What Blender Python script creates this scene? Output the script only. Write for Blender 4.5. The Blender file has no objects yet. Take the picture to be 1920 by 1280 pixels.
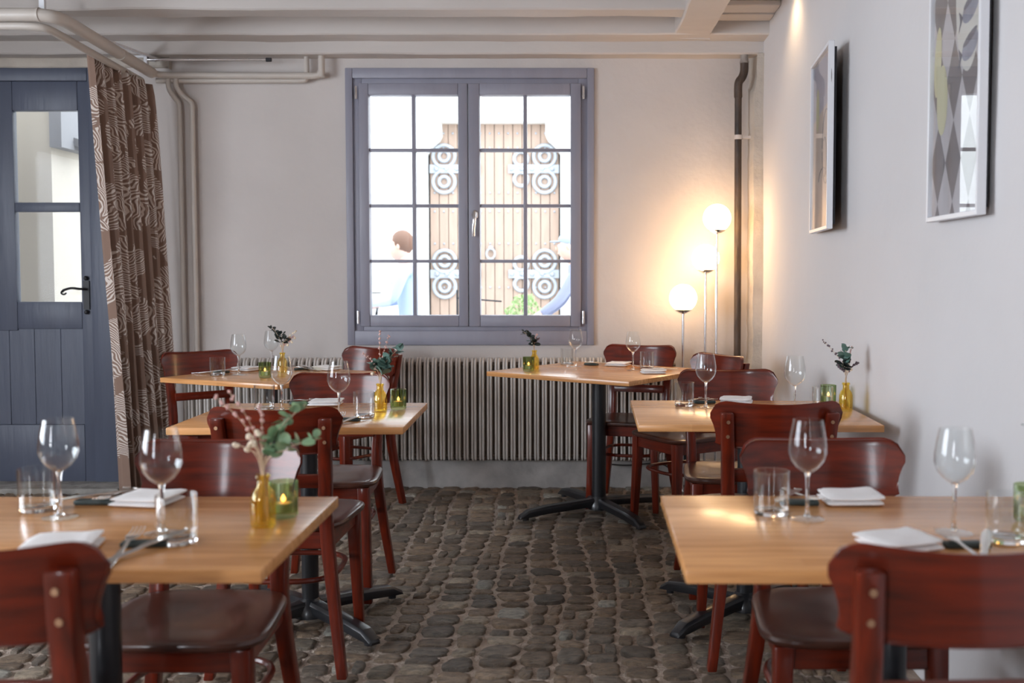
import bpy, bmesh, math, random
from mathutils import Vector, Matrix, Euler, noise
R = math.radians
random.seed(7)
sc = bpy.context.scene
COL = sc.collection

# ------------------------------------------------------------------ camera, world, light, exposure
cam_d = bpy.data.cameras.new('camera'); cam = bpy.data.objects.new('camera', cam_d); COL.objects.link(cam)
cam.location = (0, 0, 1.25); cam.rotation_euler = (R(90) - math.atan(95 / 1950), 0, 0)
cam_d.sensor_width = 36; cam_d.lens = 1950 * 36 / 1920
cam_d.shift_x = -115 / 1920; cam_d.shift_y = -30 / 1920
cam_d.dof.use_dof = True; cam_d.dof.focus_distance = 4.3; cam_d.dof.aperture_fstop = 3.2
cam_d.clip_end = 200
sc.camera = cam
sc.view_settings.view_transform = 'Standard'; sc.view_settings.look = 'None'
sc.view_settings.gamma = 1; sc.view_settings.use_curve_mapping = False
sc.view_settings.exposure = 0.32
sc.cycles.use_denoising = True
sc.cycles.max_bounces = 10; sc.cycles.transparent_max_bounces = 24
sc.cycles.diffuse_bounces = 5; sc.cycles.glossy_bounces = 4; sc.cycles.transmission_bounces = 8
sc.cycles.caustics_reflective = False; sc.cycles.caustics_refractive = False
sc.cycles.sample_clamp_indirect = 6
w = bpy.data.worlds.new('world'); sc.world = w; w.use_nodes = True
bg = w.node_tree.nodes['Background']; bg.inputs[0].default_value = (.86, .93, 1, 1); bg.inputs[1].default_value = 5.0

def area(name, loc, rot, sx, sy, power, colr):
    d = bpy.data.lights.new(name, 'AREA'); d.shape = 'RECTANGLE'; d.size = sx; d.size_y = sy
    d.energy = power; d.color = colr
    o = bpy.data.objects.new(name, d); COL.objects.link(o); o.location = loc; o.rotation_euler = rot
    return o
# daylight entering by the tall opening of the rear wall (behind the camera) and one in the left wall
area('daylight_rear', (-3.2, -4.48, 1.55), (R(90), 0, 0), 0.5, 1.8, 84, (.86, .91, 1))
area('daylight_side', (-4.78, 1.5, 1.6), (R(90), 0, R(-90)), 3.0, 1.5, 112, (.84, .90, 1))
sd = bpy.data.lights.new('ceiling_spot', 'SPOT'); sd.energy = 5; sd.color = (1, .68, .38); sd.spot_size = R(120); sd.spot_blend = 1; sd.shadow_soft_size = .06
so = bpy.data.objects.new('ceiling_spot', sd); COL.objects.link(so); so.location = (.96, 5.15, 2.64); so.rotation_euler = (0, R(-22), 0)

# ------------------------------------------------------------------ materials
def mat(name, colr=(.5, .5, .5), rough=.5, metal=0, bump=0, bscale=20, var=0, vscale=6, stretch=(1, 1, 1), coat=0, spec=.5, col2=None):
    m = bpy.data.materials.new(name); m.use_nodes = True; nt = m.node_tree; N = nt.nodes; L = nt.links
    b = N['Principled BSDF']; b.inputs['Base Color'].default_value = (*colr, 1); b.inputs['Roughness'].default_value = rough
    b.inputs['Metallic'].default_value = metal; b.inputs['Coat Weight'].default_value = coat; b.inputs['Coat Roughness'].default_value = .14
    b.inputs['Specular IOR Level'].default_value = spec
    if bump or var:
        tc = N.new('ShaderNodeTexCoord'); mp = N.new('ShaderNodeMapping'); mp.inputs['Scale'].default_value = stretch
        L.new(tc.outputs['Object'], mp.inputs[0])
    if var:
        n = N.new('ShaderNodeTexNoise'); n.inputs['Scale'].default_value = vscale; n.inputs['Detail'].default_value = 5
        L.new(mp.outputs[0], n.inputs['Vector'])
        r = N.new('ShaderNodeValToRGB'); c2 = col2 or tuple(max(0, c * (1 - var)) for c in colr)
        r.color_ramp.elements[0].position = .32; r.color_ramp.elements[1].position = .68
        r.color_ramp.elements[0].color = (*c2, 1); r.color_ramp.elements[1].color = (*colr, 1)
        L.new(n.outputs[0], r.inputs[0]); L.new(r.outputs[0], b.inputs['Base Color'])
    if bump:
        n = N.new('ShaderNodeTexNoise'); n.inputs['Scale'].default_value = bscale; n.inputs['Detail'].default_value = 6
        L.new(mp.outputs[0], n.inputs['Vector'])
        bp = N.new('ShaderNodeBump'); bp.inputs['Strength'].default_value = bump; bp.inputs['Distance'].default_value = .02
        L.new(n.outputs[0], bp.inputs['Height']); L.new(bp.outputs[0], b.inputs['Normal'])
    return m
def thin_glass(name, tint=(.97, .98, .98), rim=.75, base=.05, gl=(1, 1, 1), rough=0.0, pw=4):
    m = bpy.data.materials.new(name); m.use_nodes = True; nt = m.node_tree; N = nt.nodes; L = nt.links
    N.remove(N['Principled BSDF'])
    t = N.new('ShaderNodeBsdfTransparent'); t.inputs[0].default_value = (*tint, 1)
    g = N.new('ShaderNodeBsdfGlossy'); g.inputs['Roughness'].default_value = rough; g.inputs[0].default_value = (*gl, 1)
    lw = N.new('ShaderNodeLayerWeight'); lw.inputs[0].default_value = .5
    p = N.new('ShaderNodeMath'); p.operation = 'POWER'; p.inputs[1].default_value = pw; L.new(lw.outputs['Facing'], p.inputs[0])
    q = N.new('ShaderNodeMath'); q.operation = 'MULTIPLY_ADD'; q.inputs[1].default_value = rim; q.inputs[2].default_value = base; L.new(p.outputs[0], q.inputs[0])
    mx = N.new('ShaderNodeMixShader'); L.new(q.outputs[0], mx.inputs[0]); L.new(t.outputs[0], mx.inputs[1]); L.new(g.outputs[0], mx.inputs[2])
    L.new(mx.outputs[0], N['Material Output'].inputs[0])
    return m
def solid_glass(name, c=(1, 1, 1), rough=0):
    m = mat(name, c, rough); b = m.node_tree.nodes['Principled BSDF']; b.inputs['Transmission Weight'].default_value = 1; b.inputs['IOR'].default_value = 1.48
    return m
def emis(name, c, s):
    m = mat(name, c); b = m.node_tree.nodes['Principled BSDF']; b.inputs['Emission Color'].default_value = (*c, 1); b.inputs['Emission Strength'].default_value = s
    return m
M = {}
M['plaster'] = mat('plaster', (.66, .615, .59), .88, bump=.6, bscale=5, var=.1, vscale=1.6)
M['plaster_r'] = mat('plaster_right', (.72, .71, .72), .8, bump=.4, bscale=4, var=.06, vscale=1.2)
M['plaster_rough'] = mat('plaster_rough', (.66, .60, .53), .9, bump=.8, bscale=14, var=.25, vscale=5)
M['ceil'] = mat('ceiling_paint', (.64, .60, .57), .75, bump=.5, bscale=7, var=.1, vscale=3, stretch=(.3, 1, 1))
M['plinth'] = mat('plinth_paint', (.52, .50, .48), .85, bump=.5, bscale=12, var=.35, vscale=7)
M['pipe'] = mat('pipe_paint', (.60, .55, .50), .42, var=.06)
M['iron_pipe'] = mat('old_iron_pipe', (.10, .065, .045), .5, bump=.6, bscale=30, var=.8, vscale=18, stretch=(1, 1, .3), col2=(.03, .022, .018))
M['grey_pipe'] = mat('grey_pipe', (.42, .38, .35), .6, bump=.3, bscale=25, var=.5, vscale=12)
M['win'] = mat('window_paint', (.30, .30, .365), .42, bump=.12, bscale=9, var=.1, vscale=3, stretch=(4, 4, .6))
M['door'] = mat('door_paint', (.102, .118, .168), .45, bump=.18, bscale=8, var=.12, vscale=3, stretch=(4, 4, .5))
M['chrome'] = mat('chrome', (.8, .8, .82), .15, 1)
M['steel'] = mat('cutlery_steel', (.75, .73, .7), .22, 1)
M['black'] = mat('black_steel', (.012, .013, .016), .38, coat=.3)
M['iron'] = mat('black_iron', (.015, .015, .018), .5)
M['white_paint'] = mat('white_frame', (.82, .84, .88), .35)
M['dark'] = mat('dark_back', (.02, .02, .025), .6)
M['rad'] = mat('radiator_paint', (.70, .66, .62), .42, var=.1, vscale=5)
M['napkin'] = mat('napkin_cloth', (.93, .93, .94), .9, bump=.12, bscale=160)
M['rest'] = mat('cutlery_rest', (.035, .055, .055), .55)
M['glass'] = thin_glass('drinking_glass', base=.022, rim=.9)
M['tumbler'] = thin_glass('tumbler_glass', base=.025, rim=.9, pw=2.4)
M['pane'] = thin_glass('window_glass', (.97, .98, .99), .15, .004)
M['picglass'] = thin_glass('picture_glass', (.97, .98, .99), .42, .04)
M['stem'] = solid_glass('glass_stem')
M['amber'] = thin_glass('amber_glass', (.985, .89, .50), .5, .05, (1, .95, .8))
M['green'] = thin_glass('green_glass', (.71, .77, .58), .5, .06, (.9, 1, .9))
M['flame'] = emis('candle_flame', (1, .36, .10), 10)
M['wax'] = mat('candle_wax', (.8, .75, .6), .6)
M['globe'] = emis('globe_light', (1, .64, .33), 13)
M['leaf'] = mat('eucalyptus_leaf', (.33, .47, .25), .5, var=.35, vscale=40, col2=(.17, .30, .19))
M['leaf_dark'] = mat('dried_leaf', (.035, .05, .045), .6, var=.3, vscale=30)
M['leaf_blue'] = mat('blue_leaf', (.14, .25, .21), .5, var=.3, vscale=40)
M['twig'] = mat('dry_twig', (.68, .52, .36), .8)
M['pink'] = mat('pink_seed_head', (.72, .46, .42), .8)
M['cream'] = mat('cream_seed_head', (.88, .78, .62), .85)
M['lav'] = mat('lavender_seed', (.16, .12, .14), .8)
M['cable'] = mat('cable', (.02, .02, .02), .5)

def chair_mat(name, stretch):
    m = mat(name, (.18, .019, .005), .36, spec=.22, coat=.5, var=.5, vscale=4, stretch=stretch, col2=(.075, .010, .004))
    return m
M['wood_h'] = chair_mat('mahogany_panel', (1.2, 6, 14))
M['wood_v'] = chair_mat('mahogany_post', (14, 14, 1.2))
M['wood_s'] = mat('mahogany_seat', (.085, .026, .014), .34, spec=.35, coat=.4, var=.5, vscale=4, stretch=(3, 1, 8), col2=(.035, .012, .008))
M['bolt'] = mat('brass_bolt', (.42, .25, .15), .4, .8)
# table oak with glued staves
m = mat('oak_table', (.5, .26, .1), .27, coat=.3); nt = m.node_tree; N = nt.nodes; L = nt.links; M['oak'] = m
tc = N.new('ShaderNodeTexCoord'); br = N.new('ShaderNodeTexBrick')
br.inputs['Scale'].default_value = 1; br.inputs['Mortar Size'].default_value = .0; br.inputs['Brick Width'].default_value = .62; br.inputs['Row Height'].default_value = .045
br.inputs['Color1'].default_value = (.86, .44, .175, 1); br.inputs['Color2'].default_value = (.76, .37, .14, 1); br.offset = .37
L.new(tc.outputs['Object'], br.inputs['Vector'])
mp = N.new('ShaderNodeMapping'); mp.inputs['Scale'].default_value = (1.6, 22, 22); L.new(tc.outputs['Object'], mp.inputs[0])
nz = N.new('ShaderNodeTexNoise'); nz.inputs['Scale'].default_value = 3; nz.inputs['Detail'].default_value = 6; L.new(mp.outputs[0], nz.inputs[0])
rp = N.new('ShaderNodeValToRGB'); rp.color_ramp.elements[0].position = .3; rp.color_ramp.elements[0].color = (.72, .66, .6, 1); rp.color_ramp.elements[1].position = .65; rp.color_ramp.elements[1].color = (1, 1, 1, 1)
L.new(nz.outputs[0], rp.inputs[0])
mx = N.new('ShaderNodeMix'); mx.data_type = 'RGBA'; mx.blend_type = 'MULTIPLY'; mx.inputs[0].default_value = 1
L.new(br.outputs[0], mx.inputs[6]); L.new(rp.outputs[0], mx.inputs[7]); L.new(mx.outputs[2], N['Principled BSDF'].inputs['Base Color'])
# cobbles
def stone_mat():
    m = mat('cobble_stone', (.12, .1, .085), .42); nt = m.node_tree; N = nt.nodes; L = nt.links; b = N['Principled BSDF']
    a = N.new('ShaderNodeAttribute'); a.attribute_name = 'tint'
    tc = N.new('ShaderNodeTexCoord'); mp = N.new('ShaderNodeMapping'); mp.inputs['Scale'].default_value = (1, 2.2, 1); L.new(tc.outputs['Object'], mp.inputs[0])
    n = N.new('ShaderNodeTexNoise'); n.inputs['Scale'].default_value = 26; n.inputs['Detail'].default_value = 8; n.inputs['Roughness'].default_value = .7; L.new(mp.outputs[0], n.inputs[0])
    r = N.new('ShaderNodeValToRGB'); r.color_ramp.elements[0].position = .35; r.color_ramp.elements[0].color = (.5, .48, .46, 1)
    r.color_ramp.elements[1].position = .75; r.color_ramp.elements[1].color = (1.7, 1.62, 1.5, 1)
    L.new(n.outputs[0], r.inputs[0])
    x = N.new('ShaderNodeMix'); x.data_type = 'RGBA'; x.blend_type = 'MULTIPLY'; x.inputs[0].default_value = 1
    L.new(a.outputs['Color'], x.inputs[6]); L.new(r.outputs[0], x.inputs[7]); L.new(x.outputs[2], b.inputs['Base Color'])
    r2 = N.new('ShaderNodeMapRange'); r2.inputs[3].default_value = .24; r2.inputs[4].default_value = .6; L.new(n.outputs[0], r2.inputs[0]); L.new(r2.outputs[0], b.inputs['Roughness'])
    bp = N.new('ShaderNodeBump'); bp.inputs['Strength'].default_value = 1; bp.inputs['Distance'].default_value = .03; L.new(n.outputs[0], bp.inputs['Height']); L.new(bp.outputs[0], b.inputs['Normal'])
    return m
M['stone'] = stone_mat()
M['mortar'] = mat('sand_mortar', (.47, .385, .32), .95, bump=.8, bscale=60, var=.3, vscale=9)
# curtain: brown cloth with blobs of flowing white contour lines
def curtain_mat():
    m = mat('curtain_cloth', (.2, .13, .1), .85); nt = m.node_tree; N = nt.nodes; L = nt.links; b = N['Principled BSDF']
    uv = N.new('ShaderNodeUVMap'); uv.uv_map = 'UVMap'
    n1 = N.new('ShaderNodeTexNoise'); n1.inputs['Scale'].default_value = 5; L.new(uv.outputs[0], n1.inputs[0])
    v1 = N.new('ShaderNodeVectorMath'); v1.operation = 'SCALE'; v1.inputs['Scale'].default_value = .16
    s1 = N.new('ShaderNodeVectorMath'); s1.operation = 'SUBTRACT'; s1.inputs[1].default_value = (.5, .5, .5)
    L.new(n1.outputs['Color'], s1.inputs[0]); L.new(s1.outputs[0], v1.inputs[0])
    ad = N.new('ShaderNodeVectorMath'); ad.operation = 'ADD'; L.new(uv.outputs[0], ad.inputs[0]); L.new(v1.outputs[0], ad.inputs[1])
    vo = N.new('ShaderNodeTexVoronoi'); vo.inputs['Scale'].default_value = 4.6; vo.inputs['Randomness'].default_value = .85; L.new(ad.outputs[0], vo.inputs['Vector'])
    sx = N.new('ShaderNodeSeparateXYZ'); L.new(vo.outputs['Color'], sx.inputs[0])
    su = N.new('ShaderNodeSeparateXYZ'); L.new(ad.outputs[0], su.inputs[0])
    def mth(op, a, bb=None, c=None):
        q = N.new('ShaderNodeMath'); q.operation = op
        for i, v in enumerate((a, bb, c)):
            if v is None: continue
            if isinstance(v, (int, float)): q.inputs[i].default_value = v
            else: L.new(v, q.inputs[i])
        return q.outputs[0]
    ang = mth('MULTIPLY', sx.outputs[0], 3.14)
    pr = mth('ADD', mth('MULTIPLY', su.outputs[0], mth('COSINE', ang)), mth('MULTIPLY', su.outputs[1], mth('SINE', ang)))
    n2 = N.new('ShaderNodeTexNoise'); n2.inputs['Scale'].default_value = 9; L.new(uv.outputs[0], n2.inputs[0])
    ph = mth('ADD', mth('MULTIPLY', pr, 430), mth('MULTIPLY', n2.outputs[0], 34))
    line = mth('GREATER_THAN', mth('SINE', ph), .15)
    mask = mth('LESS_THAN', vo.outputs['Distance'], mth('MULTIPLY_ADD', sx.outputs[1], .3, .5))
    k = mth('MULTIPLY', line, mask)
    x = N.new('ShaderNodeMix'); x.data_type = 'RGBA'; x.inputs[6].default_value = (.29, .19, .145, 1); x.inputs[7].default_value = (.78, .70, .64, 1)
    L.new(k, x.inputs[0]); L.new(x.outputs[2], b.inputs['Base Color'])
    return m
M['curtain'] = curtain_mat()

# ------------------------------------------------------------------ geometry helpers
class B:
    def __init__(s): s.bm = bmesh.new()
    def box(s, c, size, rot=None, taper=None):
        g = bmesh.ops.create_cube(s.bm, size=1); mt = Matrix.Diagonal((*size, 1))
        if taper:
            for v in g['verts']:
                if v.co.z < 0: v.co.x *= taper; v.co.y *= taper
        if rot: mt = Euler(rot).to_matrix().to_4x4() @ mt
        bmesh.ops.transform(s.bm, matrix=Matrix.Translation(c) @ mt, verts=g['verts']); return s
    def bb(s, x0, x1, y0, y1, z0, z1): return s.box(((x0 + x1) / 2, (y0 + y1) / 2, (z0 + z1) / 2), (abs(x1 - x0), abs(y1 - y0), abs(z1 - z0)))
    def lathe(s, prof, n=32, c=(0, 0, 0), rib=0, ribn=0):
        vs = []
        for (r, z) in prof:
            row = []
            for i in range(n):
                a = 2 * math.pi * i / n; rr = r * (1 + (rib if i % 2 else 0)) if rib else r
                row.append(s.bm.verts.new((c[0] + rr * math.cos(a), c[1] + rr * math.sin(a), c[2] + z)))
            vs.append(row)
        for a, b in zip(vs, vs[1:]):
            for i in range(n):
                s.bm.faces.new((a[i], a[(i + 1) % n], b[(i + 1) % n], b[i]))
        if prof[0][0] > 1e-6 and False: pass
        return s, vs
    def cap(s, row, flip=False):
        s.bm.faces.new(list(reversed(row)) if flip else row); return s
    def cyl(s, c, r, h, n=20, r2=None, rot=None):
        g = bmesh.ops.create_cone(s.bm, cap_ends=True, segments=n, radius1=r, radius2=r if r2 is None else r2, depth=h)
        mt = Matrix.Translation(c) @ (Euler(rot).to_matrix().to_4x4() if rot else Matrix())
        bmesh.ops.transform(s.bm, matrix=mt, verts=g['verts']); return s
    def sph(s, c, r, n=12, sc_=(1, 1, 1), rot=None):
        g = bmesh.ops.create_uvsphere(s.bm, u_segments=n, v_segments=max(4, n * 2 // 3), radius=r)
        mt = Matrix.Translation(c) @ (Euler(rot).to_matrix().to_4x4() if rot else Matrix()) @ Matrix.Diagonal((*sc_, 1))
        bmesh.ops.transform(s.bm, matrix=mt, verts=g['verts']); return s
    def tube(s, pts, r, n=8, closed=False, sx=1, cap=True):
        pts = [Vector(p) for p in pts]; rows = []; L_ = len(pts)
        up = None
        for i, p in enumerate(pts):
            if closed: t = pts[(i + 1) % L_] - pts[i - 1]
            else: t = pts[min(i + 1, L_ - 1)] - pts[max(i - 1, 0)]
            t.normalize()
            if up is None: up = Vector((0, 0, 1)) if abs(t.z) < .9 else Vector((0, 1, 0))
            a = t.cross(up)
            if a.length < 1e-4: a = t.cross(Vector((1, 0, 0)))
            a.normalize(); b2 = a.cross(t).normalized(); up = b2
            rr = r[i] if isinstance(r, (list, tuple)) else r
            rows.append([s.bm.verts.new(p + a * math.cos(2 * math.pi * k / n) * rr * sx + b2 * math.sin(2 * math.pi * k / n) * rr) for k in range(n)])
        rng = range(L_) if closed else range(L_ - 1)
        for i in rng:
            a, b2 = rows[i], rows[(i + 1) % L_]
            for k in range(n): s.bm.faces.new((a[k], a[(k + 1) % n], b2[(k + 1) % n], b2[k]))
        if cap and not closed:
            s.bm.faces.new(list(reversed(rows[0]))); s.bm.faces.new(rows[-1])
        return s
    def strip(s, pts, sizes, n_round=0):
        """square bar swept through pts (x,y,z) with (wx, wy) sizes, horizontal cross-sections"""
        rows = []
        for p, (a, b) in zip(pts, sizes):
            rows.append([s.bm.verts.new((p[0] + dx * a / 2, p[1] + dy * b / 2, p[2])) for dx, dy in ((-1, -1), (1, -1), (1, 1), (-1, 1))])
        for a, b in zip(rows, rows[1:]):
            for k in range(4): s.bm.faces.new((a[k], a[(k + 1) % 4], b[(k + 1) % 4], b[k]))
        s.bm.faces.new(list(reversed(rows[0]))); s.bm.faces.new(rows[-1]); return s
    def prism(s, outline, z0, z1, axis='z'):
        def P(u, v, t): return {'z': (u, v, t), 'y': (u, t, v), 'x': (t, u, v)}[axis]
        a = [s.bm.verts.new(P(u, v, z0)) for u, v in outline]; b = [s.bm.verts.new(P(u, v, z1)) for u, v in outline]; n = len(a)
        for k in range(n): s.bm.faces.new((a[k], a[(k + 1) % n], b[(k + 1) % n], b[k]))
        s.bm.faces.new(list(reversed(a))); s.bm.faces.new(b); return s
    def bevel(s, wd, seg=2, ang=35):
        s.bm.normal_update(); e = [e for e in s.bm.edges if len(e.link_faces) == 2 and e.calc_face_angle(0) > R(ang)]
        bmesh.ops.bevel(s.bm, geom=e, offset=wd, segments=seg, affect='EDGES', profile=.5, clamp_overlap=True); return s
    def build(s, name, m, parent=None, loc=None, rotz=0, smooth=True, loose=False):
        bmesh.ops.recalc_face_normals(s.bm, faces=s.bm.faces)
        me = bpy.data.meshes.new(name); s.bm.to_mesh(me); s.bm.free()
        if smooth:
            for p in me.polygons: p.use_smooth = True
            me.set_sharp_from_angle(angle=R(38))
        me.materials.append(m)
        o = bpy.data.objects.new(name, me)
        if not loose: COL.objects.link(o)
        if parent: o.parent = parent
        if loc: o.location = loc
        o.rotation_euler.z = rotz
        return o
def tag(o, label=None, cat=None, group=None, kind=None):
    if label: o['label'] = label
    if cat: o['category'] = cat
    if group: o['group'] = group
    if kind: o['kind'] = kind
    return o
def empty(name, loc=(0, 0, 0), rz=0, parent=None):
    o = bpy.data.objects.new(name, None); o.empty_display_size = .1; COL.objects.link(o); o.location = loc; o.rotation_euler.z = rz
    if parent: o.parent = parent
    return o
def thing(name, label, cat, loc=(0, 0, 0), rz=0, group=None): return tag(empty(name, loc, rz), label, cat, group)
def copy_tree(o, parent=None):
    c = o.copy(); COL.objects.link(c); c.parent = parent
    for ch in list(KIDS.get(o.name, [])): copy_tree(ch, c)
    return c
KIDS = {}
def index_kids():
    KIDS.clear()
    for o in bpy.data.objects:
        if o.parent: KIDS.setdefault(o.parent.name, []).append(o)
class Proto:
    def __init__(s, root): s.root = root; s.used = False
    def place(s, loc, rz, label, group=None, sz=1):
        if not s.used: o = s.root; s.used = True
        else:
            o = copy_tree(s.root)
            for k in ('label', 'group'):
                if k in o: del o[k]
        o.location = loc; o.rotation_euler.z = rz; o.scale.z = sz; o['label'] = label
        if group: o['group'] = group
        return o
def smoothpts(pts, n=6):
    P = [Vector(p) for p in pts]; out = []
    for i in range(len(P) - 1):
        p0 = P[max(i - 1, 0)]; p1 = P[i]; p2 = P[i + 1]; p3 = P[min(i + 2, len(P) - 1)]
        for k in range(n):
            t = k / n
            out.append(.5 * ((2 * p1) + (p2 - p0) * t + (2 * p0 - 5 * p1 + 4 * p2 - p3) * t * t + (3 * p1 - p0 - 3 * p2 + p3) * t ** 3))
    out.append(P[-1]); return out
def st(name, b, m, parent=None, **k):
    o = b.build(name, m, parent, **k)
    if not parent: o['kind'] = 'structure'
    return o

# ------------------------------------------------------------------ room shell
BW, RW, LW, RR, CZ = 6.15, 1.09, -4.8, -4.5, 2.69
WX0, WX1, WZ0, WZ1 = -1.325, .115, .845, 2.445      # window opening
DX0, DX1, DZ1 = -3.95, -2.80, 2.44                 # door opening
b = B()
b.bb(LW - .1, DX0, BW, BW + .34, -.1, 2.9); b.bb(DX0, DX1, BW, BW + .34, DZ1, 2.9); b.bb(DX1, WX0, BW, BW + .34, -.1, 2.9)
b.bb(WX0, WX1, BW, BW + .34, -.1, WZ0); b.bb(WX0, WX1, BW, BW + .34, WZ1, 2.9); b.bb(WX1, RW + .3, BW, BW + .34, -.1, 2.9)
st('wall_back', b, M['plaster'], smooth=False)
# right wall: gently uneven plaster sheet with thickness
b = B(); ny, nz = 70, 18; g = []
for i in range(ny + 1):
    row = []
    for j in range(nz + 1):
        y = RR + (BW + .1 - RR) * i / ny; z = -.1 + 2.95 * j / nz
        row.append(b.bm.verts.new((RW + .012 * noise.noise(Vector((y * .7, z * .8, 3))) + .004 * noise.noise(Vector((y * 3, z * 3, 9))), y, z)))
    g.append(row)
for i in range(ny):
    for j in range(nz): b.bm.faces.new((g[i][j], g[i][j + 1], g[i + 1][j + 1], g[i + 1][j]))
r_ = bmesh.ops.extrude_face_region(b.bm, geom=b.bm.faces[:]); bmesh.ops.translate(b.bm, vec=(.25, 0, 0), verts=[v for v in r_['geom'] if isinstance(v, bmesh.types.BMVert)])
st('wall_right', b, M['plaster_r'])
b = B(); b.bb(LW - .2, LW, RR - .2, 0, -.1, 2.9); b.bb(LW - .2, LW, 3.0, BW + .34, -.1, 2.9); b.bb(LW - .2, LW, 0, 3.0, -.1, .85); b.bb(LW - .2, LW, 0, 3.0, 2.35, 2.9)
st('wall_left', b, mat('left_wall_darkened', (.34, .27, .22), .85), smooth=False)  # out of view; darkened brown to cut its pale bounce on the chairs
b = B(); ops_ = [(-3.75, -2.65)]; xs = [LW - .2, -3.75, -2.65, RW + .3]
for i in (0, 2): b.bb(xs[i], xs[i + 1], RR - .2, RR, -.1, 2.9)
for x0, x1 in ops_: b.bb(x0, x1, RR - .2, RR, -.1, .6); b.bb(x0, x1, RR - .2, RR, 2.5, 2.9)
st('wall_rear', b, mat('rear_wall_darkened', (.10, .07, .05), .7), smooth=False)  # unseen wall, tone made up: dark so chair backs reflect no haze
b = B(); b.bb(LW - .2, RW + .3, RR - .2, BW + .3, CZ, CZ + .2); st('ceiling', b, M['ceil'], smooth=False)

def wavy(x0, x1, y0, y1, z0, z1, amp, seed, nx=60, axis='x', m=None, name='trim_1', parent=None):
    """hand-hewn beam: box with its length cut into steps that wander"""
    b = B(); rows = []
    lo, hi = (x0, x1) if axis == 'x' else (y0, y1)
    for i in range(nx + 1):
        t = lo + (hi - lo) * i / nx; f = lambda k: amp * noise.noise(Vector((t * 2.1, seed, k))) + amp * .35 * noise.noise(Vector((t * 9, seed, k)))
        if axis == 'x': c = [(t, y0 + f(0), z1), (t, y0 + f(1), z0 + f(2)), (t, y1 + f(3), z0 + f(4)), (t, y1, z1)]
        else: c = [(x0 + f(0), t, z1), (x0 + f(1), t, z0 + f(2)), (x1 + f(3), t, z0 + f(4)), (x1, t, z1)]
        rows.append([b.bm.verts.new(p) for p in c])
    for a, c in zip(rows, rows[1:]):
        for k in range(4): b.bm.faces.new((a[k], a[(k + 1) % 4], c[(k + 1) % 4], c[k]))
    b.bm.faces.new(rows[0]); b.bm.faces.new(list(reversed(rows[-1])))
    b.bevel(.008, 1, 60)
    o = b.build(name, m or M['ceil'], parent)
    if not parent: o['kind'] = 'structure'
    return o
wavy(LW, .62, 5.36, 5.52, 2.597, CZ + .01, .008, 1, name='trim_1')
wavy(LW, RW + .02, 5.85, 6.04, 2.583, CZ + .01, .008, 2, name='trim_2')
wavy(LW, RW + .02, 6.02, BW + .02, 2.512, 2.60, .008, 3, name='trim_3')
wavy(.565, .768, -2, 5.95, 2.585, CZ + .01, .012, 4, axis='y', name='trim_4', nx=110)
for k, (y, z) in enumerate(((4.55, 2.60), (3.7, 2.6), (2.8, 2.6), (1.9, 2.6))): wavy(LW, .62, y, y + .16, z, CZ + .01, .008, 5 + k, name='trim_%d' % (5 + k))
b = B(); b.bb(.80, RW, 5.70, 5.84, 2.655, CZ); b.bb(.80, RW, 5.53, 5.69, 2.662, CZ); st('trim_9', b.bevel(.004, 1), M['ceil'])
# skirting plinth below the radiator, uneven plaster
b = B(); b.bb(-2.45, RW, 6.118, BW + .01, -.02, .155); b.bevel(.012, 2); st('baseboard_back', b, M['plinth'])
# rough plaster chase in the corner behind the drain pipe
b = B(); rows = []
for i in range(60):
    z = 2.512 * i / 59; f = .010 * noise.noise(Vector((z * 4, 1, 1))) + .006 * noise.noise(Vector((z * 17, 2, 1)))
    off = .05 if z > 2.33 else 0
    rows.append([b.bm.verts.new(p) for p in ((RW + .02, 6.00 + f, z), (1.035 + off * .3 + f, 6.0 + f, z), (1.02 + off + f * .6, 6.06, z), (1.025 + f, BW + .01, z), (RW + .02, BW + .01, z))])
for a, c in zip(rows, rows[1:]):
    for k in range(5): b.bm.faces.new((a[k], a[(k + 1) % 5], c[(k + 1) % 5], c[k]))
b.bm.faces.new(rows[0]); b.bm.faces.new(list(reversed(rows[-1])))
st('trim_10', b, M['plaster_rough'])

# floor: mortar bed with cobbles
rootf = B().bb(LW - .2, RW + .3, RR - .2, BW + .34, -.1, -.016).build('floor', M['mortar'], smooth=False); rootf['kind'] = 'structure'
stones = []
x = -3.6; ci = 0
while x < RW - .02:
    wd = random.uniform(.085, .135); y = 1.2 + random.uniform(0, .1)
    def bend(yy, k): return .06 * noise.noise(Vector((yy * 1.1, k * .25, 5))) + .024 * noise.noise(Vector((yy * 5, k, 8)))
    while y < BW - .05:
        ln = random.uniform(.062, .13) * (1.2 if random.random() < .15 else 1)
        x1 = min(x + wd, RW + .01)
        qs = [(x + bend(y, x * 9), y), (x1 + bend(y, (x + wd) * 9), y), (x1 + bend(y + ln, (x + wd) * 9), y + ln), (x + bend(y + ln, x * 9), y + ln)]
        if random.random() < .16:
            f = random.uniform(.4, .6); m0 = (qs[0][0] * (1 - f) + qs[1][0] * f, y); m1 = (qs[3][0] * (1 - f) + qs[2][0] * f, y + ln)
            stones.append(([qs[0], m0, m1, qs[3]], ci)); stones.append(([m0, qs[1], qs[2], m1], ci))
        else: stones.append((qs, ci))
        y += ln
    x += wd; ci += 1
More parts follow.
